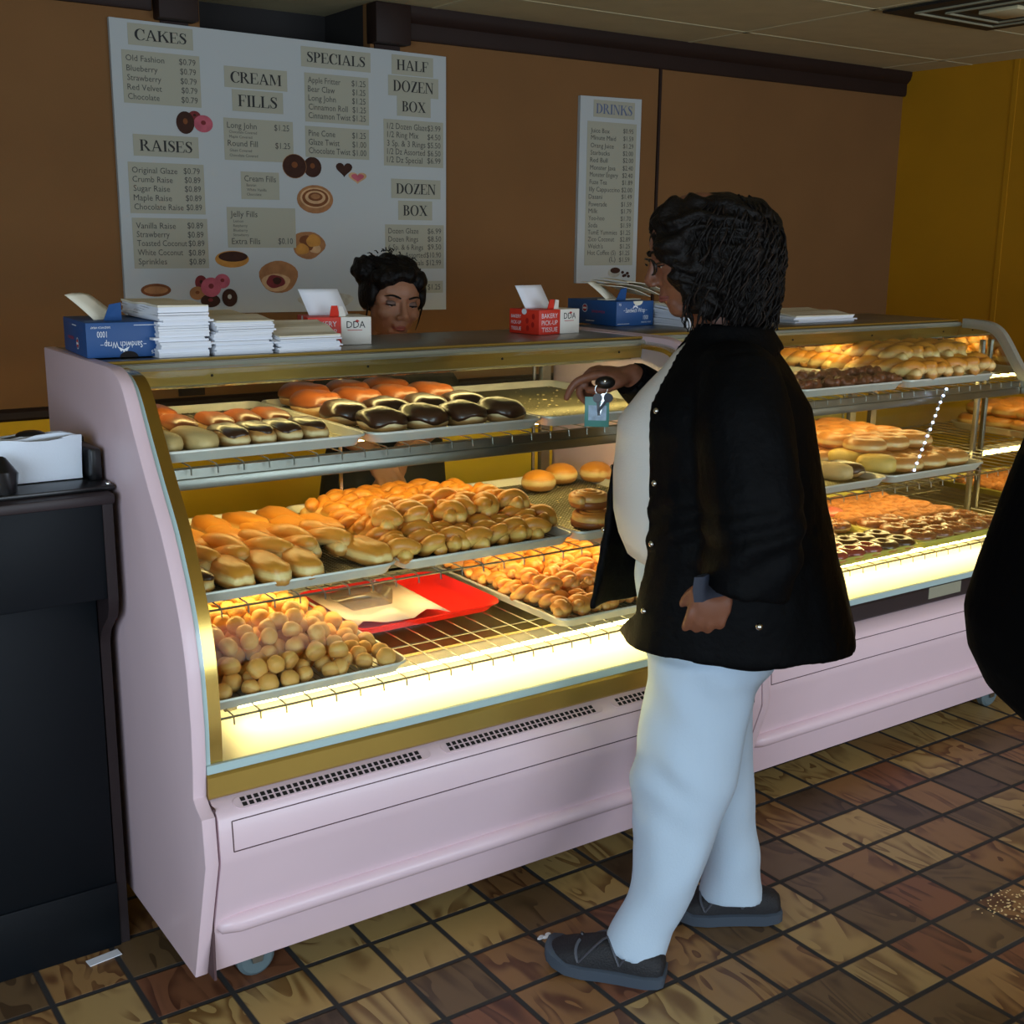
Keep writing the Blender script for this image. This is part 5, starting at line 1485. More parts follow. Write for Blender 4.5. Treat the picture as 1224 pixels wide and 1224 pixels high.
def ering(z, fc, rf, rl, n=32, x=0.0, p=2.0):
    """horizontal ring: local y is forward, x is the person's right"""
    r = []
    for k in range(n):
        a = 2*pi*k/n; c, s = cos(a), sin(a)
        e = (abs(c)**p+abs(s)**p)**(-1/p)
        r.append(Vector((x-rl*s*e, fc+rf*c*e, z)))
    return r

def interp_rows(rows, step):
    out = []
    K = len(rows[0])
    for a, b in zip(rows[:-1], rows[1:]):
        n = max(1, int(abs(b[0]-a[0])/step))
        for i in range(n): out.append([a[k]+(b[k]-a[k])*i/n for k in range(K)])
    out.append(list(rows[-1]))
    return out

def add_head(mb, T):
    """skull, face, nose, brows, lips, chin, ears; origin between the eyes' level and the ears, y forward"""
    e = lambda c, r, R=None: mb.ell(c, r, 18, 12, T=T, R=R)
    e((0, -0.018, 0.036), (0.074, 0.092, 0.083)); e((0, 0.018, -0.030), (0.062, 0.066, 0.082)); e((0, 0.030, 0.030), (0.060, 0.052, 0.052))
    e((0, 0.046, -0.098), (0.030, 0.030, 0.022)); e((0, 0.010, -0.078), (0.052, 0.052, 0.036))
    for s in (-1, 1):
        e((s*0.036, 0.050, -0.030), (0.026, 0.026, 0.026))
        e((s*0.026, 0.068, 0.022), (0.021, 0.013, 0.009)); e((s*0.030, 0.062, 0.0), (0.018, 0.012, 0.013)); e((s*0.044, 0.040, 0.006), (0.020, 0.022, 0.026))
        e((s*0.0115, 0.092, -0.036), (0.0085, 0.010, 0.0075))
        e((s*0.074, -0.012, -0.012), (0.009, 0.019, 0.031), Euler((0.2, 0, s*0.3)).to_matrix())
    mb.tube([(0, 0.078, 0.014), (0, 0.088, -0.008), (0, 0.101, -0.029), (0, 0.096, -0.039)], [0.008, 0.009, 0.0115, 0.009], 10, T=T); mb.ell((0, 0.099, -0.032), (0.0105, 0.009, 0.009), 12, 8, T=T)
    e((0, 0.070, -0.056), (0.026, 0.014, 0.014)); e((0, 0.080, -0.0640), (0.021, 0.0075, 0.0050)); e((0, 0.079, -0.0735), (0.018, 0.0075, 0.0056)); e((0, 0.062, -0.084), (0.030, 0.016, 0.016))

def face_parts(root, T, lipm, closed=0.5, brow=True, shadow=None):
    for s in (-1, 1):
        o = MB().ell((0, 0, 0), 0.0118, 16, 12, T=T @ Matrix.Translation((s*0.0305, 0.0645, 0.001))).build('eyeball', M['eyewhite'], root, smooth=180)
        MB().ell((0, 0.0088, -0.002), (0.0058, 0.0036, 0.0058), 12, 8, T=T @ Matrix.Translation((s*0.0305, 0.0645, 0.001))).build('iris', M['iris'], o, smooth=180)
        # upper lid as a cap over the eye, lash line below it
        lid = MB(); TT = T @ Matrix.Translation((s*0.0305, 0.0645, 0.001)); rings = []
        for i in range(7):
            el = radians(88-(88-(-8+closed*-14))*i/6)
            rings.append([Vector((0.0142*sin(a)*cos(el)*1.12, 0.0130*cos(a)*cos(el), 0.0132*sin(el))) for a in [radians(-88+176*k/12) for k in range(13)]])
        inner = [[p*0.9 for p in r] for r in rings]
        lid.loft([r+q[::-1] for r, q in zip(rings, inner)], 0, True, True, TT)
        lid.build('eyelid', M[shadow] if shadow else M['skin_dark'], root, smooth=180)
        la = [TT @ (p*1.03) for p in rings[-1]]
        MB().tube(la, [0.0006+0.0011*sin(pi*k/12) for k in range(13)], 6).build('eyelash', M['hair_black'], root, smooth=180)
        if brow:
            pts = [T @ Vector((s*x, y, z)) for x, y, z in ((0.012, 0.0855, 0.0205), (0.024, 0.0855, 0.0260), (0.038, 0.079, 0.0275), (0.052, 0.066, 0.0215))]
            MB().tube(smooth3(pts, 4), smooth1([0.0022, 0.0030, 0.0026, 0.0010], 4), 6).build('eyebrow', M['hair_black'], root, smooth=180)
    l = MB()
    for z, w, up in ((-0.0648, 0.0225, 1), (-0.0728, 0.0200, -1)):
        pts = []; rad = []
        for k in range(11):
            u = -1+2*k/10
            dip = -0.0014*max(0, 1-abs(u)*4) if up > 0 else 0
            pts.append(T @ Vector((u*w, 0.0850-0.014*u*u+(0.0010 if up < 0 else 0), z+dip-0.0022*u*u*up-0.0022*u*u))); rad.append(0.0006+(0.0040 if up > 0 else 0.0046)*(1-u*u)**0.7)
        l.tube(pts, rad, 8)
    l.build('lips', M[lipm], root, smooth=180)

def add_hand(mb, T, side, curls, thumb, splay=0.10):
    """origin at the wrist, y along the fingers, z out of the back of the hand; side=+1 puts the thumb at +x"""
    e = lambda c, r: mb.ell(c, r, 14, 10, T=T)
    e((0, 0.012, 0), (0.028, 0.03, 0.019)); e((0, 0.050, 0.001), (0.040, 0.045, 0.0145)); e((side*0.018, 0.035, -0.006), (0.022, 0.034, 0.014)); e((-side*0.020, 0.045, -0.003), (0.020, 0.038, 0.012))
    L = ((0.040, 0.025, 0.020), (0.044, 0.028, 0.021), (0.041, 0.026, 0.020), (0.032, 0.020, 0.018))
    for i in range(4):
        bx = side*(0.030-0.0195*i); by = 0.086-(0.004 if i == 0 else 0)-(0.010 if i == 3 else 0)
        p = Vector((bx, by-0.02, 0.001)); pts = [p, Vector((bx, by, 0.002))]; ang = 0; d = side*splay*(1.5-i)*0.5
        for j in range(3):
            ang += curls[i][j]
            v = Vector((sin(d)*cos(ang), cos(d)*cos(ang), -sin(ang)))*L[i][j]
            pts.append(pts[-1]+v)
        r = 0.0094 if i < 3 else 0.0082
        mb.tube(smooth3(pts, 3), smooth1([r*1.1, r*1.12, r, r*0.92, r*0.78], 3), 10, T=T); mb.ell(pts[-1], r*0.80, 10, 8, T=T)
        e(pts[1], (r*1.1, r*1.1, r*1.1))
    pts = [Vector((side*0.016, 0.016, -0.004)), Vector((side*0.036, 0.036, -0.010))]
    for v in thumb: pts.append(pts[-1]+Vector((side*v[0], v[1], v[2])))
    mb.tube(smooth3(pts, 3), smooth1([0.015, 0.0135, 0.0108, 0.0088][:len(pts)] if len(pts) <= 4 else [0.015, 0.0135, 0.0115, 0.0105, 0.0088], 3), 10, T=T); mb.ell(pts[-1], 0.0088, 10, 8, T=T)

def add_foot(mb, p, d):
    d = Vector(d).normalized()
    for k, r, z in ((0.0, 0.026, 0.042), (0.05, 0.027, 0.042), (0.10, 0.026, 0.036), (0.14, 0.022, 0.031)): mb.ell((p[0]+d.x*(k-0.03), p[1]+d.y*(k-0.03), z), (r, r, r*0.6), 12, 8)

def make_shoe(root, p, ang, L=0.262, pitch=0.0, name='shoe', z0=0.0, straps=True):
    """low black walking shoe, grey sole; p = middle of the sole, ang = heading of the toe (0 = local y)"""
    T = Matrix.Translation((p[0], p[1], z0)) @ Matrix.Rotation(ang, 4, 'Z') @ Matrix.Rotation(pitch, 4, 'X')
    prof = [(-0.50, 0.024, 0.058), (-0.46, 0.033, 0.068), (-0.34, 0.038, 0.078), (-0.14, 0.038, 0.088), (0.02, 0.041, 0.088), (0.16, 0.046, 0.074), (0.30, 0.046, 0.062), (0.41, 0.040, 0.052), (0.47, 0.030, 0.045), (0.50, 0.014, 0.038)]
    up = MB(); rings = []
    for u, w, h in prof:
        y = u*L; q = []
        for k in range(17):
            a = pi*k/16
            q.append(Vector((w*cos(a)*(1.0 if abs(cos(a)) > .3 else 1.0), y, 0.022+(h-0.022)*sin(a)**0.75)))
        q += [Vector((-w, y, 0.012)), Vector((w, y, 0.012))]
        rings.append(q)
    up.loft(rings, 0, True, True, T)
    o = up.build(name, M['shoe'], root, smooth=60)
    s = MB(); rings = []
    for u, w, h in prof:
        y = u*L*1.03; w2 = w+0.005; lift = 0.022*max(0, (u-0.2)/0.3)**2+0.006*max(0, (-0.35-u)/0.15)
        top = 0.026+lift*0.5+(0.008 if u > 0.4 else 0)
        rings.append([Vector((-w2, y, lift+0.002)), Vector((-w2-0.001, y, top)), Vector((-w2*0.9, y, top+0.003)), Vector((w2*0.9, y, top+0.003)), Vector((w2+0.001, y, top)), Vector((w2, y, lift+0.002)), Vector((w2*0.5, y, lift)), Vector((-w2*0.5, y, lift))])
    s.loft(rings, 0, True, True, T)
    s.build('sole', M['sole'], o, smooth=50)
    if straps:
        st = MB()
        def surf(u, a):
            for (u0, w0, h0), (u1, w1, h1) in zip(prof[:-1], prof[1:]):
                if u0 <= u <= u1:
                    k = (u-u0)/(u1-u0); w = w0+(w1-w0)*k; h = h0+(h1-h0)*k
            return Vector((w*cos(a)*1.02, u*L, 0.022+(h-0.022)*sin(a)**0.75+0.001))
        for sgn in (0, 1):
            for u0, u1, u2 in ((0.20, 0.10, -0.02), (-0.14, -0.06, -0.02), (-0.14, -0.22, -0.26), (0.20, 0.26, 0.22)):
                pts = []
                for k in range(7):
                    t = k/6; u = u0*(1-t)**2+2*u1*t*(1-t)+u2*t*t; a = radians(12+66*t)
                    pts.append(surf(u, a if not sgn else pi-a))
                st.tube(pts, 0.0042, 6, flat=0.5)
        st.build('overlay_strap', M['shoeline'], o, smooth=60) if False else st.mesh('x') and link_mesh('overlay_strap', transform_mesh(st, T), M['shoeline'], o, smooth=60)
    return o
def transform_mesh(mb, T):
    mb.v = [T @ p for p in mb.v]
    return mb.mesh('m')

def fold_noise(co, s=(9, 9, 3.5), amp=0.006, sd=0.0):
    return amp*noise.noise(Vector((co.x*s[0]+sd, co.y*s[1]+sd, co.z*s[2])))

# ---- the customer: side view, left side to the camera, looking down into the case
def customer():
    t = thing('person', 'person with curly dark hair in black jacket and white trousers standing at the pink case', 'person', (-0.5, -0.2, 0), radians(48.65))
    HT = Matrix.Translation((0.015, 0.052, 1.487)) @ Matrix.Rotation(radians(6), 4, 'Z') @ Matrix.Rotation(radians(-17), 4, 'X') @ Matrix.Scale(0.96, 4)
    b = MB()
    add_head(b, HT)
    limb(b, [(0, -0.03, 1.24), (0.004, -0.015, 1.33), (0.012, 0.02, 1.43)], [0.066, 0.056, 0.056])
    b.loft([ering(z, f, a, l) for z, f, a, l in ((0.78, -0.03, 0.13, 0.17), (0.90, -0.03, 0.145, 0.18), (1.02, -0.005, 0.15, 0.175), (1.14, 0.01, 0.14, 0.175), (1.22, 0.0, 0.11, 0.175), (1.275, -0.015, 0.075, 0.15), (1.31, -0.02, 0.055, 0.07))])
    # arms: left hangs, right is raised with the keys
    limb(b, [(-0.175, -0.035, 1.25), (-0.235, -0.055, 1.10), (-0.262, -0.055, 0.985), (-0.268, -0.015, 0.90)], [0.055, 0.047, 0.040, 0.029])
    limb(b, [(0.175, -0.02, 1.25), (0.235, -0.03, 1.14), (0.255, 0.0, 1.06), (0.20, 0.10, 1.16), (0.150, 0.165, 1.228)], [0.055, 0.048, 0.042, 0.036, 0.027])
    LH = plane_T((-0.268, -0.012, 0.895), (0.10, 0.97, 0.22), (0.10, 0.22, -0.97), (-1, 0.10, 0))
    add_hand(b, LH, 1, [(0.5, 0.8, 0.6), (0.6, 0.9, 0.6), (0.7, 0.9, 0.6), (0.8, 0.9, 0.6)], [(0.012, 0.026, -0.008), (0.002, 0.024, -0.008)])
    RH = plane_T((0.150, 0.165, 1.228), (-0.95, -0.25, -0.10), (-0.24, 0.96, 0.08), (0.10, 0.07, 0.99))
    RH = plane_T((0.150, 0.165, 1.230), (-0.97, -0.18, -0.12), (-0.18, 0.98, 0.05), Vector((-0.97, -0.18, -0.12)).cross(Vector((-0.18, 0.98, 0.05))) * 1)
    zdir = (RH.to_3x3() @ Vector((0, 0, 1))).z
    if zdir < 0: RH = RH @ Matrix.Scale(-1, 4, Vector((0, 0, 1)))
    add_hand(b, RH, 1, [(0.35, 0.55, 0.35), (0.9, 1.1, 0.7), (1.0, 1.2, 0.8), (1.1, 1.2, 0.8)], [(0.002, 0.030, -0.016), (-0.012, 0.028, -0.006)])
    # legs mid-step
    limb(b, [(-0.09, -0.02, 0.86), (-0.125, 0.035, 0.46), (-0.152, 0.085, 0.075)], [0.09, 0.056, 0.030])
    limb(b, [(0.09, -0.03, 0.86), (0.085, -0.06, 0.46), (0.082, -0.115, 0.082)], [0.09, 0.056, 0.028])
    add_foot(b, (-0.160, 0.115), (0.10, 1)); add_foot(b, (0.082, -0.12), (-0.08, 1))
    me = remesh(b, 0.0042, 3, 0.5)
    link_mesh('body', me, M['skin_dark'], t, smooth=180)
    face_parts(t, HT, 'lip_dark', 0.6)
    # shirt
    s = MB()
    s.loft([ering(z, f, a, l, 40) for z, f, a, l in interp_rows(((0.882, -0.018, 0.180, 0.195), (0.92, -0.008, 0.186, 0.192), (0.97, 0.0, 0.191, 0.184), (1.05, 0.015, 0.183, 0.174), (1.10, 0.020, 0.176, 0.168), (1.158, 0.026, 0.165, 0.155), (1.21, 0.018, 0.132, 0.135), (1.26, 0.008, 0.100, 0.110), (1.295, 0.0, 0.084, 0.085), (1.315, -0.008, 0.068, 0.075)), 0.02)])
    me = s.mesh('shirt'); displace(me, lambda c, n: fold_noise(c, (10, 10, 5), 0.007, 2))
    link_mesh('shirt', me, M['shirt'], t, smooth=180)
    # trousers: hips and two straight legs fused
    p = MB()
    p.loft([ering(z, f, a, l, 36) for z, f, a, l in interp_rows(((0.60, -0.01, 0.10, 0.17), (0.66, -0.015, 0.135, 0.205), (0.74, -0.025, 0.155, 0.20), (0.84, -0.03, 0.172, 0.195), (0.95, -0.03, 0.165, 0.185)), 0.03)])
    near = [(0.046, 0.116, 0.066, 0.062), (0.10, 0.104, 0.067, 0.064), (0.175, 0.070, 0.072, 0.068), (0.292, 0.044, 0.082, 0.076), (0.424, 0.030, 0.104, 0.086), (0.55, 0.014, 0.106, 0.094), (0.70, 0.0, 0.112, 0.105)]
    p.loft([[q+Vector((0, 0, 0.32*(q.y-f)*max(0, 1-(z-0.046)/0.06))) for q in ering(z, f, a, l, 30, x=-0.155+0.05*min(1, z/0.6))] for z, f, a, l in interp_rows(near, 0.03)])
    far = [(0.052, -0.100, 0.072, 0.064), (0.12, -0.094, 0.066, 0.064), (0.25, -0.082, 0.070, 0.070), (0.40, -0.055, 0.085, 0.082), (0.55, -0.030, 0.098, 0.092), (0.70, -0.015, 0.105, 0.105)]
    p.loft([ering(z, f, a, l, 30, x=0.08+0.02*min(1, z/0.6)) for z, f, a, l in interp_rows(far, 0.03)])
    me = remesh(p, 0.008, 3)
    def pf(c, n):
        k = max(0.0, min(1.0, (0.62-c.z)/0.3))
        drag = sin((c.z*1.0+c.y*0.9+c.x*0.3)*38)*0.0022*max(0, 1-abs(c.z-0.2)/0.25)
        knee = sin((c.z*1.1-c.y*0.8+c.x*0.4)*46+3*noise.noise(c*5))*0.0035*max(0, 1-abs(c.z-0.46)/0.16)*max(0, min(1, 0.5+c.y*8))
        crotch = sin((c.z*0.7-c.y*1.0)*52)*0.004*max(0, 1-abs(c.z-0.64)/0.12)
        return fold_noise(c, (6, 6, 3), 0.018, 5)*(0.5+0.5*k)+fold_noise(c, (14, 14, 6), 0.007, 1)+drag*1.6+knee+crotch
    displace(me, pf)
    link_mesh('trousers', me, M['pants'], t, smooth=180)
    make_shoe(t, (-0.163, 0.176), radians(-9), 0.250, radians(2), z0=0.0)
    make_shoe(t, (0.085, -0.085), radians(6), 0.25)
    # jacket: open-fronted shell with sleeves
    JR = interp_rows(((0.728, -0.060, 0.245, 0.275, 18, 8), (0.745, -0.060, 0.244, 0.275, 20, 9), (0.80, -0.055, 0.232, 0.270, 37, 10), (0.90, -0.045, 0.212, 0.262, 41, 12), (1.0, -0.035, 0.200, 0.255, 42, 15), (1.1, -0.028, 0.188, 0.248, 40, 20),
                      (1.2, -0.020, 0.172, 0.232, 35, 30), (1.26, -0.014, 0.140, 0.205, 34, 36), (1.30, -0.010, 0.114, 0.160, 36, 40), (1.33, -0.012, 0.096, 0.108, 40, 46), (1.345, -0.014, 0.088, 0.092, 44, 50)), 0.016)
    def jp(row, k, off=0.0, n=44):
        z, fc, rf, rl, tl, tr = row
        a = radians(tl+(360-tl-tr)*k/n)
        deg = math.degrees(a); mul = 1.0
        d = 360-deg-tr
        if d < 40: mul = 1+0.24*(1-d/40)*max(0.0, min(1.0, (1.25-z)/0.2))
        w = 1+0.012*sin(a*9+z*6)*max(0, (1.1-z)*2)*min(1, k/8)
        pe = 2.0+0.5*max(0.0, min(1.0, (1.27-z)/0.1)); mul *= (abs(cos(a))**pe+abs(sin(a))**pe)**(-1/pe)
        return Vector((-(rl*mul*w+off)*sin(a), fc+(rf*mul*w+off)*cos(a), z))
    j = MB(); n = 44; rings = []
    for row in JR:
        rings.append([jp(row, k, 0.0) for k in range(n+1)]+[jp(row, k, -0.017) for k in range(n, -1, -1)])
    j.loft(rings)
    # near sleeve, loose and bent slightly at the elbow
    P = smooth3([(-0.155, -0.035, 1.265), (-0.215, -0.05, 1.18), (-0.255, -0.066, 1.06), (-0.272, -0.072, 0.97), (-0.278, -0.060, 0.885)], 6); R = smooth1([0.080, 0.092, 0.094, 0.092, 0.084], 6)
    j.tube(P, R, 22)
    j.ell((-0.150, -0.035, 1.262), (0.085, 0.085, 0.070), 16, 10)
    P = smooth3([(0.15, -0.03, 1.255), (0.23, -0.03, 1.15), (0.262, 0.005, 1.06), (0.205, 0.095, 1.155), (0.148, 0.172, 1.226)], 6); R = smooth1([0.085, 0.088, 0.084, 0.066, 0.046], 6)
    j.tube(P, R, 20)
    # turned-down collar
    col = []
    for i in range(25):
        a = radians(46+268*i/24)
        x, y = -sin(a), cos(a)
        col.append([Vector((x*0.080, -0.018+y*0.072, 1.340)), Vector((x*0.083, -0.018+y*0.076, 1.358)), Vector((x*0.094, -0.018+y*0.088, 1.354)), Vector((x*0.128, -0.018+y*0.122, 1.306)), Vector((x*0.112, -0.018+y*0.106, 1.304))])
    j.loft(col)
    me = remesh(j, 0.0068, 2)
    def jf(c, n):
        v = fold_noise(c, (8, 8, 3), 0.010, 3)+fold_noise(c, (20, 20, 14), 0.003, 7)
        if c.x < -0.18 and 0.85 < c.z < 1.12:
            v += 0.0045*sin((c.z*1.0+c.y*0.45)*95+3*noise.noise(c*9))*max(0, 1-abs(c.z-0.99)/0.13)
        if c.z < 1.0 and c.x > -0.2: v += 0.003*sin(math.atan2(c.x, c.y)*16)*(1.0-c.z)*2*max(0.0, min(1.0, (0.02-c.y)/0.12))
        return v
    displace(me, jf)
    link_mesh('jacket', me, M['jacket'], t, smooth=180)
    # lining showing at the near cuff
    lc = MB(); P = [(-0.300, 0.006, 0.925), (-0.298, 0.008, 0.90), (-0.293, 0.004, 0.876)]
    lc.loft([[Vector((x-0.045+0.06*u, y+0.028-0.045*u*u-0.02*u, z)) for u in (0, .25, .5, .75, 1)]+[Vector((x-0.041+0.06*u, y+0.012-0.045*u*u-0.02*u, z)) for u in (1, .75, .5, .25, 0)] for x, y, z in P])
    lc.build('cuff_lining', M['lining'], t, smooth=60)
    # snap buttons
    def row_at(z):
        return min(JR, key=lambda r: abs(r[0]-z))
    for z, k in ((1.205, 1.6), (1.075, 1.2), (0.955, 1.0), (0.815, 1.2)):
        p = jp(row_at(z), k, 0.008); MB().ell(p, 0.0062, 10, 6).build('snap_button', M['steel'], t, smooth=180)
    for z, k in ((1.27, 42.0), (1.03, 43.2), (0.905, 43.4)):
        p = jp(row_at(z), k, 0.006); MB().ell(p, 0.0060, 10, 6).build('snap_button', M['steel'], t, smooth=180)
    MB().ell((-0.345, -0.085, 0.838), 0.0068, 10, 6).build('snap_button', M['steel'], t, smooth=180)
    # hair: a heavy curly bob
    h = MB(); ox = 0.012
    for c, r in (((0, -0.010, 1.510), (0.108, 0.110, 0.098)), ((0, 0.070, 1.515), (0.088, 0.054, 0.056)), ((0, 0.046, 1.540), (0.086, 0.074, 0.060)), ((0, 0.066, 1.540), (0.086, 0.068, 0.054)), ((0, 0.082, 1.522), (0.080, 0.052, 0.050)), ((-0.062, 0.000, 1.440), (0.050, 0.074, 0.078)), ((0.062, 0.000, 1.440), (0.050, 0.074, 0.078)), ((0, -0.048, 1.415), (0.100, 0.060, 0.088)),
                 ((-0.052, 0.088, 1.500), (0.046, 0.044, 0.034)), ((0.05, 0.088, 1.500), (0.046, 0.044, 0.034)), ((-0.075, 0.052, 1.465), (0.028, 0.045, 0.055)), ((0.075, 0.052, 1.465), (0.028, 0.045, 0.055)), ((0, -0.030, 1.480), (0.106, 0.084, 0.090))):
        h.ell((c[0]+ox, c[1], c[2]), r, 22, 14)
    me = remesh(h, 0.006, 2)
    displace(me, lambda c, n: 0.010*noise.noise(Vector((c.x*24, c.y*24, c.z*13)))+0.006*sin(c.z*150+14*noise.noise(c*11)))
    hr = link_mesh('hair', me, M['hair_brown'], t, smooth=180)
    rnd = random.Random(11)
    for nm, mt, cnt in (('curls', 'hair_brown', 230), ('light_curls', 'hair_light', 60)):
        cu = MB()
        for i in range(cnt):
            a = rnd.uniform(radians(38), radians(322)); z0 = rnd.uniform(1.44, 1.60); ln = rnd.uniform(0.08, 0.20); ph = rnd.uniform(0, 6); fr = rnd.uniform(70, 120); am = rnd.uniform(0.004, 0.009)
            pts = []
            for q in range(18):
                z = z0-ln*q/17
                if z < 1.335: break
                k = (z-1.49)/0.115
                rr = 1.02*math.sqrt(max(0.05, 1-k*k)) if k > 0 else 1.02-0.10*k*k*(1 if abs(sin(a)) > .4 else 0.6)
                aa = a+am*9*sin(z*fr+ph)
                x = ox-sin(aa)*0.112*rr; y = -0.012+cos(aa)*0.110*rr
                w = am*cos(z*fr+ph)
                pts.append((x-sin(a)*w, y+cos(a)*w, z))
            if len(pts) > 4: cu.tube(pts, [(0.0025 if nm == 'curls' else 0.0017)*(1 if k < len(pts)-3 else 0.5) for k in range(len(pts))], 5)
        o = cu.build(nm, M[mt], hr, smooth=180); o['kind'] = 'stuff'
    # spectacles
    g = MB()
    for s in (-1, 1):
        ring = [HT @ Vector((s*0.031+0.022*cos(2*pi*k/20), 0.093-0.010*abs(cos(2*pi*k/20)), 0.0+0.016*sin(2*pi*k/20))) for k in range(20)]
        g.tube(ring, 0.0018, 6, closed=True)
        g.tube([HT @ Vector(p) for p in ((s*0.053, 0.083, 0.004), (s*0.070, 0.05, 0.004), (s*0.078, -0.01, 0.0))], 0.0018, 6)
    g.tube([HT @ Vector(p) for p in ((-0.010, 0.096, 0.004), (0, 0.098, 0.007), (0.010, 0.096, 0.004))], 0.0016, 6)
    g.build('spectacles', M['blackplastic'], t, smooth=180)
    return t, RH
CUST, RHL = customer()

def keys():
    W_ = Matrix.Translation((-0.5, -0.2, 0)) @ Matrix.Rotation(radians(48.65), 4, 'Z')
    t = thing('key_ring', 'black key fob with keys and a teal card held in the raised hand', 'keys', (0, 0, 0))
    def L(x, y, z): return W_ @ Vector((x, y, z))
    o = L(0.095, 0.232, 1.222)
    t.location = o
    R = Matrix.Rotation(radians(48.65), 4, 'Z')
    f = MB().ell((0.004, -0.012, -0.004), (0.012, 0.022, 0.014), 16, 10, T=R); f.build('fob', M['blackplastic'], t, smooth=180)
    MB().ell((-0.0075, -0.012, 0.000), (0.002, 0.004, 0.004), 10, 6, T=R).build('fob_button', M['chrome'], t, smooth=180)
    MB().tube([R @ Vector((0.0, -0.004+0.013*cos(a*pi/8), -0.018+0.013*sin(a*pi/8))) for a in range(16)], 0.0014, 6, closed=True).build('split_ring', M['chrome'], t, smooth=180)
    for k, (dy, a) in enumerate(((-0.012, 0.25), (0.004, -0.1), (-0.024, 0.6))):
        T = R @ Matrix.Translation((-0.002-0.003*k, dy, -0.028)) @ Matrix.Rotation(a, 4, 'X')
        kb = MB().prism([(0.010*cos(2*pi*i/14), -0.008+0.010*sin(2*pi*i/14)) for i in range(14)], 'x', -0.001, 0.001, 0, T).box(-0.001, 0.001, -0.0028, 0.0028, -0.045, -0.016, 0, T)
        kb.build('key', [M['steel'], M['blackplastic'], M['lining']][k], t)
    MB().rbox(-0.0008, 0.0008, -0.022, 0.030, -0.098, -0.034, 0.0004, 0, R).build('card', M['cardteal'], t)
    MB().box(-0.0012, -0.0008, -0.016, 0.022, -0.084, -0.052, 0, R).build('card_picture', M['cardblue'], t)
keys()

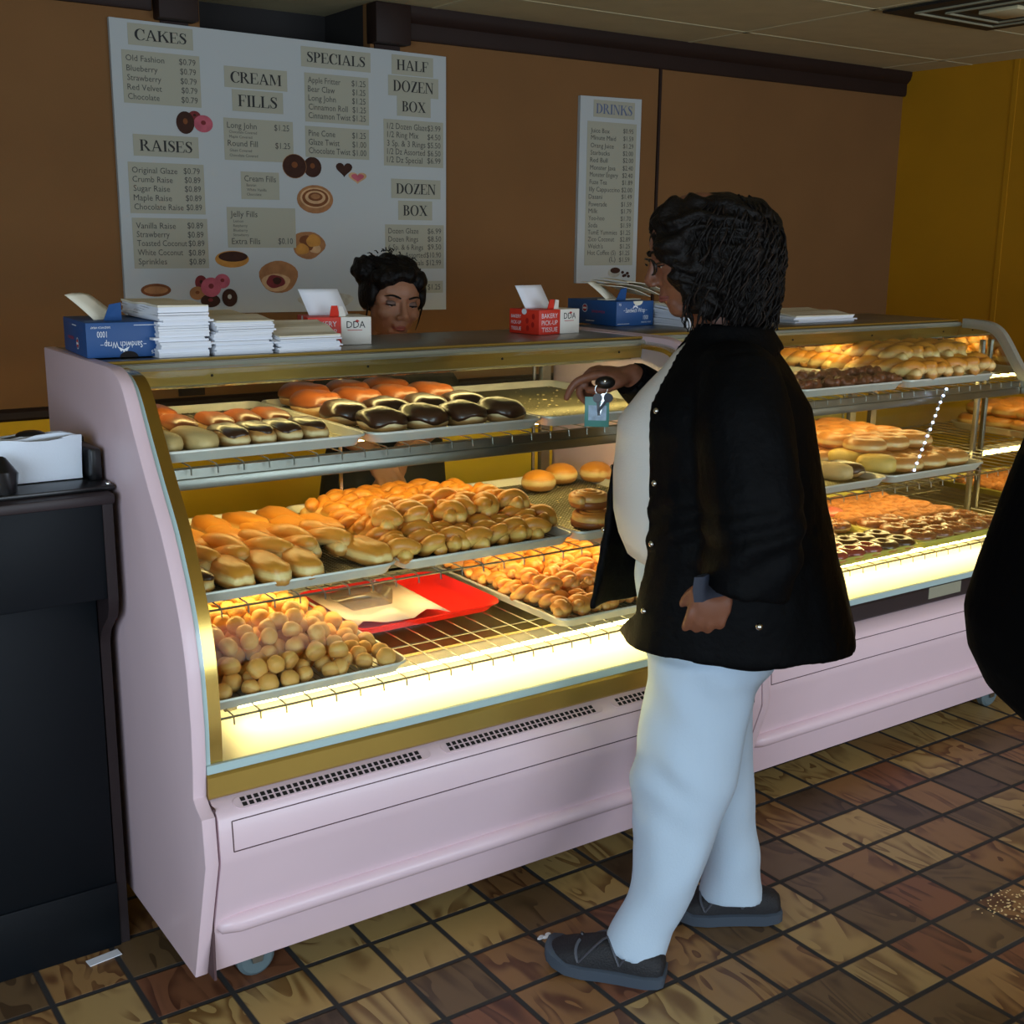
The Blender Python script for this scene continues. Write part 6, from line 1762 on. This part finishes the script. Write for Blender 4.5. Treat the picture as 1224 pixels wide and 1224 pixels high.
# ---- the attendant behind the case
def attendant():
    t = thing('person', 'person in black shirt with pinned-up black hair behind the case looking down', 'person', (-0.455, 1.22, 0), radians(170))
    HT = Matrix.Translation((0.0, 0.035, 1.332)) @ Matrix.Rotation(radians(5), 4, 'Z') @ Matrix.Rotation(radians(-5), 4, 'Y') @ Matrix.Rotation(radians(-9), 4, 'X') @ Matrix.Diagonal((1.08, 1.0, 0.95, 1))
    b = MB(); add_head(b, HT)
    limb(b, [(0, -0.04, 1.12), (0, -0.03, 1.20), (0, 0.0, 1.28)], [0.058, 0.050, 0.048])
    b.loft([ering(z, f, a, l) for z, f, a, l in ((0.72, -0.06, 0.10, 0.15), (0.85, -0.05, 0.095, 0.135), (0.98, -0.03, 0.10, 0.14), (1.08, -0.03, 0.09, 0.15), (1.135, -0.035, 0.07, 0.13), (1.16, -0.035, 0.05, 0.06))])
    for s in (-1, 1):
        limb(b, [(s*0.15, -0.03, 1.11), (s*0.185, -0.01, 1.04), (s*0.180+0.02, 0.04, 0.985)], [0.046, 0.040, 0.036])
        limb(b, [(s*0.180+0.02, 0.04, 0.985), (s*0.110+0.045, 0.11, 0.945), (s*0.040+0.065, 0.165, 0.905)], [0.036, 0.035, 0.026])
        limb(b, [(s*0.08, -0.05, 0.76), (s*0.085, -0.045, 0.42), (s*0.085, -0.05, 0.08)], [0.085, 0.054, 0.036])
        add_foot(b, (s*0.09, -0.02), (s*0.1, 1))
        y = Vector((-s*0.42, 0.12, -0.90)).normalized(); z = Vector((s*0.20, 0.85, 0.30)); z = (z-z.dot(y)*y).normalized(); x = y.cross(z)
        T = plane_T((s*0.040+0.065, 0.165+0.016*(s > 0), 0.905+0.004*(s > 0)), x, y, z)
        add_hand(b, T, s*-1 if False else (-s), [(0.3, 0.5, 0.3), (0.35, 0.5, 0.3), (0.4, 0.5, 0.3), (0.45, 0.5, 0.3)], [(0.010, 0.028, -0.004), (0.0, 0.024, -0.004)])
    link_mesh('body', remesh(b, 0.0036, 3, 0.45), M['skin_mid'], t, smooth=180)
    face_parts(t, HT, 'lip_mid', 0.45, True, 'eyelid')
    s = MB()
    s.loft([ering(z, f, a, l, 36) for z, f, a, l in interp_rows(((0.70, -0.055, 0.135, 0.205), (0.85, -0.045, 0.122, 0.190), (0.98, -0.02, 0.125, 0.162), (1.06, -0.018, 0.115, 0.170), (1.12, -0.03, 0.088, 0.155), (1.155, -0.035, 0.070, 0.085), (1.175, -0.035, 0.066, 0.066)), 0.025)])
    for q in (-1, 1):
        P = smooth3([(q*0.14, -0.03, 1.105), (q*0.182, -0.012, 1.045), (q*0.186+0.01, 0.015, 0.985)], 5); s.tube(P, smooth1([0.064, 0.060, 0.056], 5), 16)
        s.ell((q*0.14, -0.03, 1.10), 0.062, 14, 10)
        # collar points
        s.loft([[Vector((q*0.010, 0.060, 1.150)), Vector((q*0.018, 0.050, 1.175)), Vector((q*0.064, -0.02, 1.195)), Vector((q*0.078, -0.01, 1.165))], [Vector((q*0.030, 0.074, 1.105)), Vector((q*0.034, 0.066, 1.120)), Vector((q*0.080, 0.006, 1.160)), Vector((q*0.086, 0.01, 1.150))]])
    me = remesh(s, 0.0065, 2); displace(me, lambda c, n: fold_noise(c, (9, 9, 5), 0.008, 4))
    link_mesh('shirt', me, M['blackshirt'], t, smooth=180)
    p = MB()
    p.loft([ering(z, f, a, l, 30) for z, f, a, l in ((0.60, -0.05, 0.11, 0.16), (0.70, -0.055, 0.12, 0.165), (0.76, -0.055, 0.118, 0.16))])
    for q in (-1, 1): p.loft([ering(z, -0.05, r, r*0.95, 24, x=q*0.085) for z, r in ((0.03, 0.062), (0.3, 0.066), (0.5, 0.080), (0.68, 0.095))])
    link_mesh('trousers', remesh(p, 0.01, 2), M['coat'], t, smooth=180)
    for q in (-1, 1): make_shoe(t, (q*0.09, -0.01), radians(-q*6), 0.24, straps=False)
    h = MB(); T = HT
    for c, r in (((0, -0.030, 0.048), (0.086, 0.098, 0.086)), ((0, 0.030, 0.086), (0.064, 0.046, 0.028)), ((-0.070, -0.012, 0.02), (0.020, 0.058, 0.058)), ((0.070, -0.012, 0.02), (0.020, 0.058, 0.058)),
                 ((-0.052, 0.036, 0.070), (0.030, 0.036, 0.030)), ((0.052, 0.036, 0.070), (0.030, 0.036, 0.030)), ((0.065, -0.05, 0.075), (0.045, 0.05, 0.045)), ((-0.01, -0.04, 0.106), (0.060, 0.055, 0.028)), ((0.0, -0.075, 0.0), (0.066, 0.045, 0.06))):
        h.ell(c, r, 20, 12, T=T)
    me = remesh(h, 0.005, 2)
    displace(me, lambda c, n: 0.006*noise.noise(Vector((c.x*30, c.y*14, c.z*22)))+0.003*sin(c.x*160+9*noise.noise(c*10)))
    hr = link_mesh('hair', me, M['hair_black'], t, smooth=180)
    rnd = random.Random(5); cu = MB()
    for i in range(46):
        a = rnd.uniform(0, 2*pi); e = rnd.uniform(0.1, 1.3); p0 = Vector((0.088*cos(a)*cos(e), -0.03+0.1*sin(a)*cos(e), 0.055+0.09*sin(e)))
        d = Vector((rnd.uniform(-.5, .5), rnd.uniform(-.6, .2), rnd.uniform(-.1, .5)))*0.028
        cu.tube([T @ p0, T @ (p0*1.02+d*0.5), T @ (p0*1.02+d+Vector((0, 0, -0.006)))], [0.0022, 0.0018, 0.0008], 5)
    for s_ in (-1, 1):
        cu.tube(smooth3([T @ Vector(p) for p in ((s_*0.070, 0.035, 0.055), (s_*0.078, 0.030, 0.01), (s_*0.078, 0.022, -0.05), (s_*0.072, 0.02, -0.085))], 4), smooth1([0.004, 0.003, 0.0022, 0.0008], 4), 6)
    o = cu.build('loose_strands', M['hair_black'], hr, smooth=180); o['kind'] = 'stuff'
attendant()

# ---- someone in a bulky black coat at the right edge, back towards the customer
def coat_person():
    t = thing('person', 'person in a bulky black coat at the right edge, mostly out of frame', 'person', (-0.252, -0.952, 0), radians(-124.8))
    b = MB()
    HT = Matrix.Translation((0, 0.16, 1.58))
    add_head(b, HT)
    limb(b, [(0, 0.07, 1.32), (0, 0.10, 1.42), (0, 0.13, 1.52)], [0.064, 0.055, 0.053])
    b.loft([ering(z, f, a, l) for z, f, a, l in ((0.80, 0.03, 0.12, 0.165), (1.0, 0.02, 0.125, 0.16), (1.2, 0.04, 0.12, 0.165), (1.32, 0.06, 0.08, 0.14), (1.36, 0.07, 0.05, 0.06))])
    for s in (-1, 1):
        limb(b, [(s*0.17, 0.05, 1.30), (s*0.22, 0.06, 1.10), (s*0.20, 0.16, 0.90)], [0.052, 0.042, 0.028])
        T = plane_T((s*0.20, 0.16, 0.90), (0, 0.85, 0.53), (0, 0.53, -0.85), (s, 0, 0))
        add_hand(b, T, 1, [(0.3, 0.5, 0.3)]*4, [(0.012, 0.026, -0.006), (0.002, 0.024, -0.006)])
        limb(b, [(s*0.09, 0.06, 0.86), (s*0.09, 0.09, 0.48), (s*0.09, 0.08, 0.08)], [0.085, 0.056, 0.030]); add_foot(b, (s*0.09, 0.10), (s*0.1, 1))
    link_mesh('body', remesh(b, 0.006, 3), M['skin_mid'], t, smooth=180)
    face_parts(t, HT, 'lip_mid', 0.3)
    h = MB()
    for c, r in (((0, -0.022, 0.045), (0.084, 0.100, 0.088)), ((0, -0.07, -0.02), (0.075, 0.05, 0.09))): h.ell(c, r, 18, 12, T=HT)
    link_mesh('hair', remesh(h, 0.007, 2), M['hair_black'], t, smooth=180)
    c = MB(); F = 0.19
    rows = [(0.668, 0.05), (0.685, 0.09), (0.712, 0.150), (0.757, 0.205), (0.825, 0.241), (0.898, 0.254), (0.982, 0.238), (1.093, 0.208), (1.169, 0.184), (1.244, 0.158)]
    c.loft([ering(z, (F-d)/2, (F+d)/2, 0.19+0.22*d, 40) for z, d in interp_rows(rows, 0.02)]+[ering(z, f, a, l, 40) for z, f, a, l in ((1.30, 0.045, 0.125, 0.20), (1.36, 0.07, 0.10, 0.14), (1.41, 0.085, 0.075, 0.08))])
    for s in (-1, 1):
        c.tube(smooth3([(s*0.16, 0.05, 1.29), (s*0.235, 0.06, 1.10), (s*0.215, 0.13, 0.93)], 5), smooth1([0.078, 0.072, 0.064], 5), 16)
    me = remesh(c, 0.011, 2); displace(me, lambda p, n: fold_noise(p, (7, 7, 3), 0.008, 6))
    link_mesh('coat', me, M['coat'], t, smooth=180)
    p = MB()
    for q in (-1, 1): p.loft([ering(z, 0.085, r, r*0.95, 24, x=q*0.085) for z, r in ((0.04, 0.062), (0.3, 0.070), (0.55, 0.085), (0.78, 0.10))])
    link_mesh('trousers', remesh(p, 0.012, 2), M['coat'], t, smooth=180)
    for q in (-1, 1): make_shoe(t, (q*0.09, 0.13), radians(-q*6), 0.26, straps=False)
coat_person()
